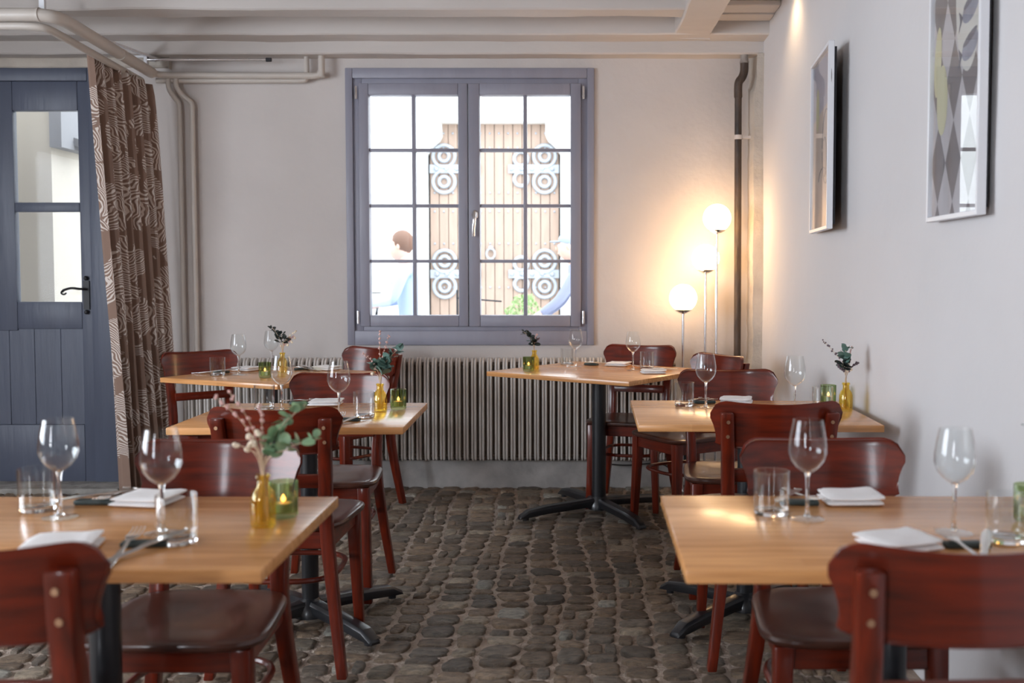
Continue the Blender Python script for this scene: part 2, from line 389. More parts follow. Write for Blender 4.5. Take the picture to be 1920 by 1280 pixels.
def stone_geo(qs):
    gp = random.uniform(.002, .006); c = Vector((sum(q[0] for q in qs) / 4, sum(q[1] for q in qs) / 4)); h = random.uniform(.007, .013)
    n = 14; ex = random.uniform(2.8, 5); tx, ty = random.uniform(-.05, .05), random.uniform(-.05, .05)
    wx = (qs[1][0] - qs[0][0]) / 2; wy = (qs[3][1] - qs[0][1]) / 2
    kx = max(.6, 1 - gp / wx); ky = max(.6, 1 - gp / wy); rad = [random.uniform(.88, 1.03) for _ in range(n)]
    vs = []; fs = []
    def pt(u, v, z):
        u2, v2 = (u + 1) / 2, (v + 1) / 2
        X_ = (qs[0][0] * (1 - u2) + qs[1][0] * u2) * (1 - v2) + (qs[3][0] * (1 - u2) + qs[2][0] * u2) * v2
        Y_ = qs[0][1] * (1 - v2) + qs[2][1] * v2
        return (X_, Y_, z + (tx * (X_ - c.x) + ty * (Y_ - c.y)))
    for sc1, z in ((1, -.02), (.94, -.016 + h * .7), (.70, -.016 + h * .97)):
        for i in range(n):
            a = 2 * math.pi * i / n; cu, su = math.cos(a), math.sin(a); q = (abs(cu) ** ex + abs(su) ** ex) ** (-1 / ex) * rad[i] * sc1
            vs.append(pt(cu * q * kx, su * q * ky, z + (random.uniform(-.0028, .0028) if sc1 < 1 else 0)))
    vs.append(pt(0, 0, -.016 + h))
    for r0 in range(2):
        for i in range(n): fs.append((r0 * n + i, r0 * n + (i + 1) % n, (r0 + 1) * n + (i + 1) % n, (r0 + 1) * n + i))
    for i in range(n): fs.append((2 * n + i, 2 * n + (i + 1) % n, 3 * n))
    return vs, fs
def stone_tint():
    k = random.uniform(.75, 1.75); t = random.random()
    c = (.20, .150, .108) if t < .6 else ((.16, .135, .112) if t < .85 else (.27, .23, .18))
    if random.random() < .04: c = (.34, .34, .31)
    return (c[0] * k, c[1] * k, c[2] * k, 1)
def rank(s):
    cx_ = sum(q[0] for q in s[0]) / 4; cy_ = sum(q[1] for q in s[0]) / 4
    sc1 = (s[0][1][0] - s[0][0][0]) * (s[0][3][1] - s[0][0][1]) / cy_ ** 3
    if not (-.62 + (cy_ - 3) * .05 < cx_ < .24 and cy_ > 3.15): sc1 *= .02
    if cy_ < 3.15: sc1 *= .01
    return -sc1
stones.sort(key=rank)
def to_mesh(name, vs, fs, tints):
    me = bpy.data.meshes.new(name); me.from_pydata(vs, [], fs); at = me.color_attributes.new('tint', 'FLOAT_COLOR', 'POINT')
    for i, c in enumerate(tints): at.data[i].color = c
    for p in me.polygons: p.use_smooth = True
    me.materials.append(M['stone']); return me
for s in stones[:300]:
    vs, fs = stone_geo(s[0]); t = stone_tint(); o = bpy.data.objects.new('cobblestone', to_mesh('cobblestone', vs, fs, [t] * len(vs))); COL.objects.link(o); o.parent = rootf
V, F, T = [], [], []
for s in stones[300:]:
    vs, fs = stone_geo(s[0]); t = stone_tint(); k = len(V); V += vs; F += [tuple(i + k for i in f) for f in fs]; T += [t] * len(vs)
o = bpy.data.objects.new('cobblestones', to_mesh('cobblestones', V, F, T)); COL.objects.link(o); o.parent = rootf; o['kind'] = 'stuff'

# ------------------------------------------------------------------ window
win = tag(empty('window_1', (-.605, BW, WZ0)), kind='structure')
def W(b, name, m, parent, **k):   # build in world coordinates below an empty
    o = b.build(name, m, parent, **k); o.location = -Vector(parent_world(parent)); return o
def parent_world(p):
    v = Vector((0, 0, 0))
    while p: v += p.location; p = p.parent
    return v
b = B(); e = .022
b.bb(WX0 - .008, WX0 + .035, BW - e, BW + .3, WZ0 - .01, WZ1 + .01); b.bb(WX1 - .035, WX1 + .008, BW - e, BW + .3, WZ0 - .01, WZ1 + .01)
b.bb(WX0 + .035, WX1 - .035, BW - e + .0008, BW + .3, WZ1 - .05, WZ1 + .01); b.bb(WX0 + .035, WX1 - .035, BW - e + .0008, BW + .3, WZ0 - .01, WZ0 + .075)
W(b.bevel(.005, 2), 'surround', M['win'], win)
b = B(); b.bb(WX0 + .03, WX0 + .085, BW - .005, BW + .07, WZ0 + .07, WZ1 - .045); b.bb(WX1 - .085, WX1 - .03, BW - .005, BW + .07, WZ0 + .07, WZ1 - .045)
b.bb(WX0 + .085, WX1 - .085, BW - .004, BW + .07, WZ1 - .10, WZ1 - .046); b.bb(WX0 + .085, WX1 - .085, BW - .004, BW + .07, WZ0 + .071, WZ0 + .11)
W(b.bevel(.004, 2), 'window_frame', M['win'], win)
def sash(x0, x1, gx0, gx1):
    z0, z1, gz0, gz1 = .945, 2.365, 1.012, 2.298
    s = B(); s.bb(x0, gx0, BW - .028, BW + .05, z0, z1); s.bb(gx1, x1, BW - .028, BW + .05, z0, z1); s.bb(gx0, gx1, BW - .028, BW + .05, z0, gz0); s.bb(gx0, gx1, BW - .028, BW + .05, gz1, z1)
    so_ = W(s.bevel(.006, 2), 'sash', M['win'], win)
    mid = (gx0 + gx1) / 2; zs = [gz0, 1.330, 1.655, 1.980, gz1]
    def sub(bb_, nm, mm): o = bb_.build(nm, mm, so_); return o
    for z in zs[1:4]: sub(B().bb(gx0, gx1, BW - .012, BW + .03, z - .0095, z + .0095).bevel(.003, 2), 'glazing_bar', M['win'])
    sub(B().bb(mid - .011, mid + .011, BW - .014, BW + .03, gz0, gz1).bevel(.003, 2), 'glazing_bar', M['win'])
    for i in range(4):
        for (a, c) in ((gx0, mid), (mid, gx1)): sub(B().bb(a, c, BW + .008, BW + .012, zs[i], zs[i + 1]), 'pane', M['pane'])
    return so_
s1 = sash(-1.255, -.618, -1.197, -.674); s2 = sash(-.614, .045, -.548, -.017)
for s_, xh in ((s1, -1.268), (s2, .058)):
    for z in (1.0, 2.31): B().cyl((xh, BW - .03, z), .008, .075).cyl((xh, BW - .03, z - .02), .0095, .008).build('hinge', M['chrome'], s_)
hb = B(); hb.sph((-.577, BW - .034, 1.60), .019, 14, (1, .4, 1.5)); hb.tube([(-.577, BW - .03, 1.605), (-.577, BW - .065, 1.605)], .009, 10)
hb.tube(smoothpts([(-.577, BW - .062, 1.615), (-.578, BW - .07, 1.57), (-.583, BW - .066, 1.52), (-.585, BW - .06, 1.475)]), .0095, 10, sx=1.2); hb.build('handle', M['chrome'], s2)

# ------------------------------------------------------------------ door
door = tag(empty('door_1', (-3.38, BW, 0)), kind='structure')
b = B(); b.bb(DX1 - .04, DX1 + .13, BW - .02, BW + .12, 0, DZ1 + .02); b.bb(DX0 - .03, DX0 + .04, BW - .02, BW + .12, 0, DZ1 + .02); b.bb(DX0 + .04, DX1 - .04, BW - .019, BW + .12, DZ1 - .06, DZ1 + .02)
W(b.bevel(.006, 2), 'door_frame', M['door'], door)
b = B(); dx0, dx1 = DX0 + .035, DX1 - .035; yf, yb = BW - .005, BW + .045
px = [(-3.815, -3.43), (-3.287, -2.905)]; rails = [.008, .40, .41]
b.bb(dx0, px[0][0], yf, yb, .02, 2.38); b.bb(px[0][1], px[1][0], yf, yb, .92, 2.38); b.bb(px[1][1], dx1, yf, yb, .02, 2.38)
for a_, c_ in px:
    for z0, z1 in ((.93, 1.09), (1.62, 1.675), (2.21, 2.38)): b.bb(a_, c_, yf, yb, z0, z1)
b.bb(px[0][0], px[1][1], yf, yb, .02, .36)
W(b.bevel(.005, 2), 'leaf_frame', M['door'], door)
xp = px[0][0]; seams = [px[0][0], -3.66, -3.505, -3.344, -3.195, -3.039, px[1][1]]
for a, c in zip(seams, seams[1:]): W(B().bb(a + .0006, c - .0006, yf + .010, yb - .005, .36, .935).bevel(.002, 1), 'plank', M['door'], door)
for a, c in px:
    for z0, z1 in ((1.09, 1.62), (1.675, 2.21)):
        W(B().bb(a, c, yf + .02, yf + .024, z0, z1), 'pane', M['pane'], door)
b = B(); b.box((-2.872, BW - .012, 1.13), (.035, .008, .17)); b.tube(smoothpts([(-2.87, BW - .02, 1.165), (-2.885, BW - .07, 1.168), (-2.93, BW - .08, 1.172), (-2.975, BW - .075, 1.16), (-2.985, BW - .07, 1.15)]), .007, 8)
b.tube(smoothpts([(-2.975, BW - .075, 1.165), (-2.99, BW - .075, 1.145), (-2.975, BW - .075, 1.135), (-2.96, BW - .075, 1.145)]), .005, 6)
for z in (1.23, 1.03): b.sph((-2.872, BW - .018, z), .014, 8)
W(b, 'latch', M['iron'], door)
b = B(); b.bb(DX0 - .1, DX1 + .18, 5.93, BW + .1, -.02, .022); b.bevel(.01, 2); st('trim_11', b, mat('threshold_stone', (.45, .43, .4), .9, bump=.7, bscale=20, var=.5, vscale=10))
wavy(LW, -2.35, BW - .035, BW + .01, DZ1 + .015, 2.515, .006, 30, m=M['plaster_rough'], name='trim_12', nx=50)

# ------------------------------------------------------------------ radiator
rad = thing('radiator', 'long cream ribbed radiator on the back wall under the window', 'radiator', (-.84, 6.09, 0))
rx0, rx1 = -2.26, .59; nf = 62; pit = (rx1 - rx0) / nf; z0, z1 = .158, .768
def fin():
    b = B()
    for dx in (-.0085, .0085):
        prof = [(6.112, z0 + .01), (6.112, z1 - .01), (6.085, z1 - .002), (6.06, z1 - .012), (6.045, z1 - .03), (6.042, z1 - .06), (6.042, z0 + .04), (6.05, z0 + .012), (6.07, z0)]
        b.prism(prof, dx - .006, dx + .006, 'x')
    b.bevel(.003, 2, 50)
    b.bb(-.004, .004, 6.062, 6.105, z0 + .015, z1 - .02)
    return b
f0 = fin().build('fin', M['rad'], rad)
base_off = -Vector((0, 6.09, 0))
for i in range(nf):
    o = f0 if i == 0 else f0.copy()
    if i: COL.objects.link(o); o.parent = rad
    o.location = (rx0 + pit * (i + .5) + .84, -6.09, 0)
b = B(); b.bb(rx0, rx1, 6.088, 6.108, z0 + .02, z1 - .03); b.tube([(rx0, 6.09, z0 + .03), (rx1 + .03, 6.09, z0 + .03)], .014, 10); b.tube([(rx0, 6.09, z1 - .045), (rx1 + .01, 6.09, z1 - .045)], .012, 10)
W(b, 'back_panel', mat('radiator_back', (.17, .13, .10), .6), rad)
b = B(); b.cyl((.66, 6.05, .185), .03, .05, 20, rot=(R(90), 0, 0)); b.cyl((.66, 6.02, .185), .022, .02, 20, rot=(R(90), 0, 0)); b.tube([(.60, 6.09, .188), (.66, 6.08, .186)], .01, 8)
W(b, 'valve', M['iron'], rad)
tag(B().tube(smoothpts([(.12, 6.09, .145), (.3, 6.08, .13), (.5, 6.08, .14), (.58, 6.06, .10), (.62, 6.03, .03), (.75, 6.0, .006), (.9, 5.95, .006)]), .0045, 6).build('power_cable', M['cable']), 'thin black cable drooping below the right end of the radiator to the floor', 'cable')

# ------------------------------------------------------------------ pipes
def pipe(name, parts_, label, m='pipe', cat='pipe'):
    t = thing(name, label, cat, tuple(parts_[0][1][0]))
    for nm, pts, r in parts_:
        W(B().tube(pts, r, 16), nm, M[m] if nm != 'collar' else M[m], t)
    return t
Yp, Xp = 4.92, -2.415
pipe('heating_pipe', [
    ('pipe_run', smoothpts([(-4.7, Yp, 2.462), (-2.56, Yp, 2.462)], 2) + smoothpts([(-2.50, Yp, 2.462), (-2.44, Yp + .025, 2.458), (Xp, Yp + .09, 2.455)], 5) + [Vector((Xp, 6.02, 2.405))], .031),
    ('pipe_run', smoothpts([(Xp + .005, 6.02, 2.405), (Xp + .03, 6.06, 2.402), (Xp + .09, 6.075, 2.402)], 5) + [Vector((-1.50, 6.075, 2.398))] + smoothpts([(-1.47, 6.075, 2.402), (-1.455, 6.075, 2.425)], 4), .019),
    ('pipe_end', [(-1.455, 6.075, 2.39), (-1.455, 6.075, 2.53)], .019),
    ('hanger', [(-2.745, Yp, 2.49), (-2.745, Yp, 2.70)], .017),
    ('collar', [(-2.76, Yp, 2.462), (-2.73, Yp, 2.462)], .0345), ('collar', [(-2.50, Yp, 2.462), (-2.49, Yp, 2.462)], .0335),
    ('collar', [(Xp, 5.6, 2.424), (Xp, 5.612, 2.4235)], .033)],
    'thick cream pipe running along the ceiling, bending back over the curtain')
pipe('return_pipe', [
    ('pipe_run', [(-4.7, Yp + .04, 2.42), (-2.60, Yp + .04, 2.42)] + smoothpts([(-2.55, Yp + .04, 2.418), (-2.50, Yp + .06, 2.415), (-2.485, Yp + .12, 2.41)], 4) + [Vector((-2.485, 6.04, 2.365))], .019),
    ('pipe_run', [(-2.42, 6.10, 2.375), (-1.6, 6.10, 2.375)] + smoothpts([(-1.56, 6.1, 2.378), (-1.548, 6.1, 2.40), (-1.548, 6.1, 2.53)], 4), .015)],
    'thinner cream pipe just below and beside the thick ceiling pipe')
pipe('riser_pipe', [('pipe_run', smoothpts([(-2.30, 6.085, 2.40), (-2.30, 6.085, 2.34), (-2.27, 6.1, 2.29), (-2.225, 6.11, 2.25), (-2.22, 6.11, 2.2)], 5) + [Vector((-2.215, 6.11, .2))], .0145)], 'cream wall pipe dropping to the floor, nearer the window of two')
pipe('riser_pipe', [('pipe_run', smoothpts([(-2.345, 6.09, 2.40), (-2.345, 6.09, 2.33), (-2.32, 6.105, 2.28), (-2.30, 6.115, 2.25), (-2.295, 6.115, 2.2)], 5) + [Vector((-2.29, 6.115, .2))], .0145)], 'cream wall pipe dropping to the floor, nearer the curtain of two')
t = thing('drain_pipe', 'old brown-black cast iron drain pipe in the right corner beside the lamps', 'pipe', (.955, 6.05, 0))
W(B().tube([(.958, 6.05, -.02), (.955, 6.05, 1.2), (.950, 6.05, 2.30)], .0205, 18), 'lower_pipe', M['iron_pipe'], t)
W(B().tube(smoothpts([(.950, 6.05, 2.27), (.951, 6.05, 2.35), (.972, 6.05, 2.385), (.983, 6.05, 2.42), (.984, 6.05, 2.47)], 5), .024, 18), 'offset_bend', M['iron_pipe'], t)
W(B().tube([(.984, 6.05, 2.43), (.984, 6.05, 2.62)], .0225, 18).tube([(.984, 6.05, 2.465), (.984, 6.05, 2.475)], .026, 18), 'upper_pipe', M['grey_pipe'], t)
W(B().tube([(.95, 6.05, 2.275), (.95, 6.05, 2.285)], .0235, 18).tube([(.953, 6.05, 2.03), (.953, 6.05, 2.055)], .0245, 18).bb(.953, 1.04, 6.04, 6.06, 2.034, 2.05), 'pipe_clamp', M['plaster'], t)

# ------------------------------------------------------------------ curtain rod and curtain
t = thing('curtain_rod', 'thin chrome curtain rod fixed to the back wall under the ceiling', 'curtain rod', (-2.1, 6.02, 2.48))
W(B().tube([(-2.45, 6.0, 2.475), (-1.745, 6.0, 2.475)], .0085, 12), 'rod', M['chrome'], t)
W(B().cyl((-1.738, 6.0, 2.475), .0115, .03, 14, rot=(0, R(90), 0)), 'finial', M['dark'], t)
W(B().bb(-2.447, -2.43, 5.99, 6.02, 2.40, 2.495).bb(-2.52, -2.43, 5.99, 6.01, 2.487, 2.497).bb(-2.447, -2.43, 6.0, 6.14, 2.485, 2.495), 'bracket', M['white_paint'], t)
t = thing('curtain_track', 'white metal curtain track running under the ceiling above the curtain', 'curtain track', (-2.52, 5.5, 2.5))
W(B().bb(-2.535, -2.51, 5.0, 5.02, 2.50, 2.60).bb(-2.60, -2.52, 5.0, 5.02, 2.59, 2.60).box((-2.50, 5.55, 2.497), (.022, 1.15, .012), rot=(0, 0, R(-9))), 'track', M['white_paint'], t)
b = B(); nu, nv = 150, 40; rows = []; uvl = b.bm.loops.layers.uv.new('UVMap'); uvs = {}
P0, P1 = Vector((-2.555, 5.52)), Vector((-2.425, 6.02)); dr = (P1 - P0); nn = Vector((dr.y, -dr.x)).normalized()
for j in range(nv + 1):
    v = j / nv; z = .03 + 2.40 * v; row = []
    lo = (1 - v)
    a0 = P0 + Vector((.05, .20)) * lo; a1 = P1 + Vector((.09, .02)) * lo ** .6
    for i in range(nu + 1):
        u = i / nu
        amp = .030 + .018 * lo
        ph = u * 2 * math.pi * 7.5 + .8 * noise.noise(Vector((u * 4, v * .8, 1))) * (1 + lo)
        p = a0.lerp(a1, u + .008 * math.sin(ph * 2)) + nn * (amp * math.sin(ph) + .03 * noise.noise(Vector((u * 3, v * 1.5, 4))) * lo)
        vv = b.bm.verts.new((p.x, p.y, z - .10 * u * v)); uvs[vv] = (u * 1.15, v * 2.45); row.append(vv)
    rows.append(row)
for j in range(nv):
    for i in range(nu):
        f = b.bm.faces.new((rows[j][i], rows[j][i + 1], rows[j + 1][i + 1], rows[j + 1][i]))
        for lp in f.loops: lp[uvl].uv = uvs[lp.vert]
o = b.build('curtain', M['curtain']); md = o.modifiers.new('thick', 'SOLIDIFY'); md.thickness = .003
tag(o, 'brown curtain with white flowing line pattern hanging beside the grey-blue door', 'curtain')

# ------------------------------------------------------------------ pictures
def picture(label, y0, y1, z0, z1, art, turn=0):
    """hangs on the right wall; local x = out of the wall towards the room, local y = along the wall"""
    t = thing('framed_picture', label, 'picture', (RW - .014 - .5 * (y1 - y0) * math.sin(turn), (y0 + y1) / 2, z0)); hw = (y1 - y0) / 2; h = z1 - z0; d = -.028
    b = B()
    for c in ((-hw, -hw + .014, 0, h), (hw - .014, hw, 0, h), (-hw + .014, hw - .014, 0, .014), (-hw + .014, hw - .014, h - .014, h)): b.bb(d, -.004, c[0], c[1], c[2], c[3])
    b.bevel(.0015, 1).build('frame', M['white_paint'], t)
    B().bb(-.004, .008, -hw + .02, hw - .02, .02, h - .02).build('backing', M['dark'], t)
    art(t, hw - .013, h, d)
    B().bb(d + .004, d + .006, -hw + .013, hw - .013, .013, h - .013).build('glass', M['picglass'], t)
    t.rotation_euler.z = -turn
    return t
def flat(t, name, m, pts, x): # flat polygon of the print, in (y, z)
    b = B(); b.bm.faces.new([b.bm.verts.new((x, y, z)) for y, z in pts]); o = b.build(name, m, t, smooth=False); return o
def ell(cy, cz, a, c, n=28, s=(1,), rot=0):
    return [(cy + a * math.cos(q) * math.cos(rot) - c * math.sin(q) * math.sin(rot), cz + a * math.cos(q) * math.sin(rot) + c * math.sin(q) * math.cos(rot)) for q in [2 * math.pi * i / n for i in range(n)]]
paper = mat('print_paper', (.62, .58, .58), .9, var=.1, vscale=5); a_dark = mat('print_brown', (.27, .235, .225), .9, var=.2, vscale=8); a_yel = mat('print_yellow', (.66, .62, .40), .9)
a_cream = mat('print_cream', (.70, .68, .62), .9); a_fish = mat('print_grey', (.36, .37, .44), .9, var=.25, vscale=15); a_fishd = mat('print_dark_grey', (.17, .17, .20), .9); a_line = mat('print_line', (.35, .33, .34), .9); a_pink = mat('print_pink', (.72, .60, .52), .9, var=.12, vscale=4); a_lil = mat('print_lilac', (.55, .52, .58), .9, var=.1, vscale=6)
def art_b(t, hw, h, d):
    x = d + .014; flat(t, 'print', paper, [(-hw, .013), (hw, .013), (hw, h - .013), (-hw, h - .013)], x)
    b = B(); cw, chh = .125, .225
    for r in range(-1, 5):
        for c in range(-3, 4):
            cy, cz = c * cw + .02, r * chh + .05
            pts = [(cy - cw * .5, cz + chh / 2), (cy, cz), (cy + cw * .5, cz + chh / 2), (cy, cz + chh)]
            g = bmesh.new(); fv = [g.verts.new((x - .0004, p[0], p[1])) for p in pts]; g.faces.new(fv)
            for co, no in (((0, -hw, 0), (0, -1, 0)), ((0, hw, 0), (0, 1, 0)), ((0, 0, .014), (0, 0, -1)), ((0, 0, h - .014), (0, 0, 1))):
                bmesh.ops.bisect_plane(g, geom=g.verts[:] + g.edges[:] + g.faces[:], plane_co=co, plane_no=no, clear_outer=True)
            for f in g.faces: b.bm.faces.new([b.bm.verts.new(v.co) for v in f.verts])
            g.free()
    b.build('lozenge_pattern', a_dark, t, smooth=False)
    flat(t, 'plate_shape', a_cream, [(max(-hw, p[0]), min(p[1], h - .02)) for p in ell(-.085, .615, .10, .225, 36)], x - .0008)
    flat(t, 'lemon_shape', a_yel, ell(.118, .345, .046, .10), x - .0008); flat(t, 'lemon_shape', a_yel, [(min(hw, p[0]), p[1]) for p in ell(.160, .46, .03, .10, rot=.1)], x - .0007)
    for cz in (.555, .455):
        flat(t, 'fish_body', a_fish, ell(-.10, cz, .062, .033, rot=-.3), x - .0012)
        flat(t, 'fish_back', a_fishd, [(p[0], p[1] + .012) for p in ell(-.10, cz + .010, .055, .011, rot=-.3)], x - .0014)
        flat(t, 'fish_tail', a_fishd, [(-.045, cz - .015), (-.012, cz + .008), (-.022, cz - .022), (-.010, cz - .055)], x - .0014)
def art_a(t, hw, h, d):
    x = d + .014; flat(t, 'print', a_pink, [(-hw, .013), (hw, .013), (hw, h - .013), (-hw, h - .013)], x)
    flat(t, 'lilac_patch', a_lil, [(-hw, .52), (hw, .48), (hw, h - .02), (-hw, h - .02)], x - .0004)
    flat(t, 'yellow_patch', a_yel, ell(.12, .52, .045, .09), x - .0008)
    b = B()
    for (cy, cz, a, c, q0, q1) in ((-.13, .34, .10, .15, 0, 6.2), (-.10, .30, .05, .08, 1, 5), (-.17, .60, .09, .15, 1.2, 3.6), (-.05, .2, .12, .06, .2, 3)):
        b.tube([(x - .0012, cy + a * math.cos(q0 + (q1 - q0) * i / 24), cz + c * math.sin(q0 + (q1 - q0) * i / 24)) for i in range(25)], .0018, 4)
    b.build('line_drawing', a_line, t)
picture('white-framed print with fine line drawing on the right wall, farther from the camera', 4.12, 4.64, 1.432, 2.168, art_a, R(5.3))
picture('white-framed tall print with lozenges and two fish on the right wall, nearer the camera', 2.69, 3.105, 1.405, 2.15, art_b, R(1.2))

# ------------------------------------------------------------------ globe floor lamp
lamp = thing('floor_lamp', 'chrome floor lamp with three glowing white globes in the right corner', 'lamp', (.75, 5.93, 0))
gl = [(.812, 5.90, 1.570), (.758, 5.97, 1.345), (.625, 5.92, 1.118)]
W(B().lathe([(.0001, .02), (.14, .02), (.155, .014), (.155, 0), (.0001, 0)], 36, (.735, 5.93, 0))[0], 'base', M['chrome'], lamp)
for (x, y, z) in gl:
    W(B().tube([(x, y, .01), (x, y, z - .075)], .0075, 12), 'pole', M['chrome'], lamp)
    W(B().sph((x, y, z), .079, 32), 'globe', M['globe'], lamp)
    W(B().lathe([(.008, -.09), (.02, -.086), (.045, -.073), (.05, -.066), (.0001, -.07)], 24, (x, y, z))[0], 'globe_holder', M['chrome'], lamp)

# ------------------------------------------------------------------ chairs
def make_chair():
    t = empty('dining_chair'); t['category'] = 'chair'
    # backrest: bent plywood panel, concave towards the sitter (+y is forward)
    b = B(); nu, nv = 30, 9; rows = []; back = []
    for side in (0, 1):
        grid = []
        for j in range(nv + 1):
            v = j / nv; row = []
            for i in range(nu + 1):
                u = -1 + 2 * i / nu; q = min(1, max(0, (v - .1) / .75)); hw = .188 + .019 * q * q * (3 - 2 * q)
                x = u * hw; ax = abs(x)
                zt = .823 + .012 * (ax / .2) ** 2; zb = .688
                if ax > .155: zt -= .050 * (1 - math.sqrt(max(0, 1 - ((ax - .155) / .0525) ** 2)))
                if ax > .150: zb += .018 * ((ax - .150) / .045) ** 2
                z = zb + (zt - zb) * v
                y = -.252 + .062 * (ax / .2) ** 2 - (z - .76) * .20 - side * .013
                row.append(b.bm.verts.new((x, y, z)))
            grid.append(row)
        back.append(grid)
    f, k = back
    for j in range(nv):
        for i in range(nu):
            b.bm.faces.new((f[j][i], f[j][i + 1], f[j + 1][i + 1], f[j + 1][i])); b.bm.faces.new((k[j][i + 1], k[j][i], k[j + 1][i], k[j + 1][i + 1]))
    rim = lambda g: [g[0][i] for i in range(nu + 1)] + [g[j][nu] for j in range(1, nv + 1)] + [g[nv][i] for i in range(nu - 1, -1, -1)] + [g[j][0] for j in range(nv - 1, 0, -1)]
    a, c = rim(f), rim(k); n = len(a)
    for i in range(n): b.bm.faces.new((a[i], a[(i + 1) % n], c[(i + 1) % n], c[i]))
    b.bevel(.0035, 2, 60); b.build('backrest', M['wood_h'], t)
    for s in (-1, 1):
        pts = smoothpts([(s * .205, -.235, 0), (s * .172, -.20, .25), (s * .152, -.190, .45), (s * .155, -.212, .62), (s * .159, -.232, .70), (s * .165, -.2535, .80)], 4)
        sz = [(.030 + .009 * min(1, p.z / .4), .036 + .006 * min(1, p.z / .4) - .012 * max(0, (p.z - .62) / .2)) for p in pts]
        lg = B().strip(pts, sz).bevel(.005, 2).build('leg', M['wood_v'], t)
        for z, y in ((.772, -.2655), (.727, -.256)):
            B().cyl((s * .1625, y, z), .0055, .005, 12, rot=(R(90), 0, 0)).build('bolt', M['bolt'], lg)
        B().strip([(s * .184, .172, 0), (s * .172, .160, .30), (s * .168, .158, .440)], [(.031, .031), (.040, .040), (.045, .045)]).bevel(.005, 2).build('leg', M['wood_v'], t)
    B().box((0, -.186, .597), (.285, .018, .042), rot=(R(6), 0, 0)).bevel(.004, 2).build('back_rail', M['wood_h'], t)
    # seat: dished slab
    b = B(); n = 48; rings = []
    def outl(a, k):
        c_, s_ = math.cos(a), math.sin(a); e = 5.0; q = (abs(c_) ** e + abs(s_) ** e) ** (-1 / e); yy = s_ * q
        return ((.205 + .018 * yy) * c_ * q * k, .200 * yy * k + .005)
    top = .462
    for k, z in ((.0, -.010), (.3, -.0095), (.55, -.006), (.72, -.001), (.86, 0), (.95, 0), (.985, -.003), (1.0, -.010), (.99, -.018), (.96, -.022), (.0, -.022)):
        if k == 0: rings.append([b.bm.verts.new((0, .005, top + z))])
        else: rings.append([b.bm.verts.new((*outl(2 * math.pi * i / n, k), top + z)) for i in range(n)])
    for p, q in zip(rings, rings[1:]):
        for i in range(n):
            if len(p) == 1: b.bm.faces.new((p[0], q[(i + 1) % n], q[i]))
            elif len(q) == 1: b.bm.faces.new((p[i], p[(i + 1) % n], q[0]))
            else: b.bm.faces.new((p[i], p[(i + 1) % n], q[(i + 1) % n], q[i]))
    b.build('seat', M['wood_s'], t)
    b = B(); b.bb(-.165, .165, .150, .170, .385, .441); b.bb(-.15, .15, -.185, -.168, .385, .441)
    for s in (-1, 1): b.box((s * .163, -.01, .413), (.018, .33, .056), rot=(0, 0, R(-2.2 * s)))
    b.bevel(.003, 1).build('apron', M['wood_h'], t)
    pts = []
    for i in range(40):
        a = 2 * math.pi * i / 40; c_, s_ = math.cos(a), math.sin(a); e = 3.2; q = (abs(c_) ** e + abs(s_) ** e) ** (-1 / e)
        pts.append((.160 * c_ * q, .172 * s_ * q - .016, .285))
    B().tube(pts, .0085, 8, closed=True, sx=1.1).build('stretcher', M['wood_h'], t)
    return t
chair = Proto(make_chair()); index_kids()
def face(dx, dy): return math.atan2(dy, dx) - math.pi / 2
CH = [
 ((-.885, 1.72), R(-2), 'mahogany bistro chair at the left edge of the picture, back to the camera'),
 ((-.89, 2.39), R(180), 'mahogany bistro chair facing the camera behind the front left table, with bright reflection'),
 ((-.925, 3.40), R(1), 'mahogany bistro chair seen from behind at the near side of the middle left table'),
 ((-.965, 4.08), R(180), 'mahogany bistro chair facing the camera behind the middle left table'),
 ((-1.88, 5.42), face(.62, -.78), 'mahogany bistro chair between the curtain and the rear left table'),
 ((-1.235, 5.56), face(-.55, -.83), 'mahogany bistro chair at the right of the rear left table, against the radiator'),
 ((.31, 5.62), face(-.30, -.95), 'mahogany bistro chair behind the rear right table, left of the globe lamp poles'),
 ((.545, 5.12), face(-.87, -.5), 'dark bistro chair turned sideways in front of the black corner pipe'),
 ((.645, 4.13), R(180), 'mahogany bistro chair facing the camera behind the middle right table'),
 ((.638, 3.47), R(1), 'mahogany bistro chair seen from behind at the near side of the middle right table'),
 ((.63, 2.41), R(180), 'mahogany bistro chair facing the camera behind the front right table'),
 ((.577, 1.72), R(2), 'mahogany bistro chair at the near side of the front right table, back to the camera')]
SZ = (1.04, 1, 1.018, 1.012, 1.01, 1.02, 1.03, 1.02, 1.025, 1.028, 1, 1.038)
for ((x, y), a, l), sz in zip(CH, SZ): chair.place((x, y, 0), a, l, 'mahogany bistro chairs', sz)

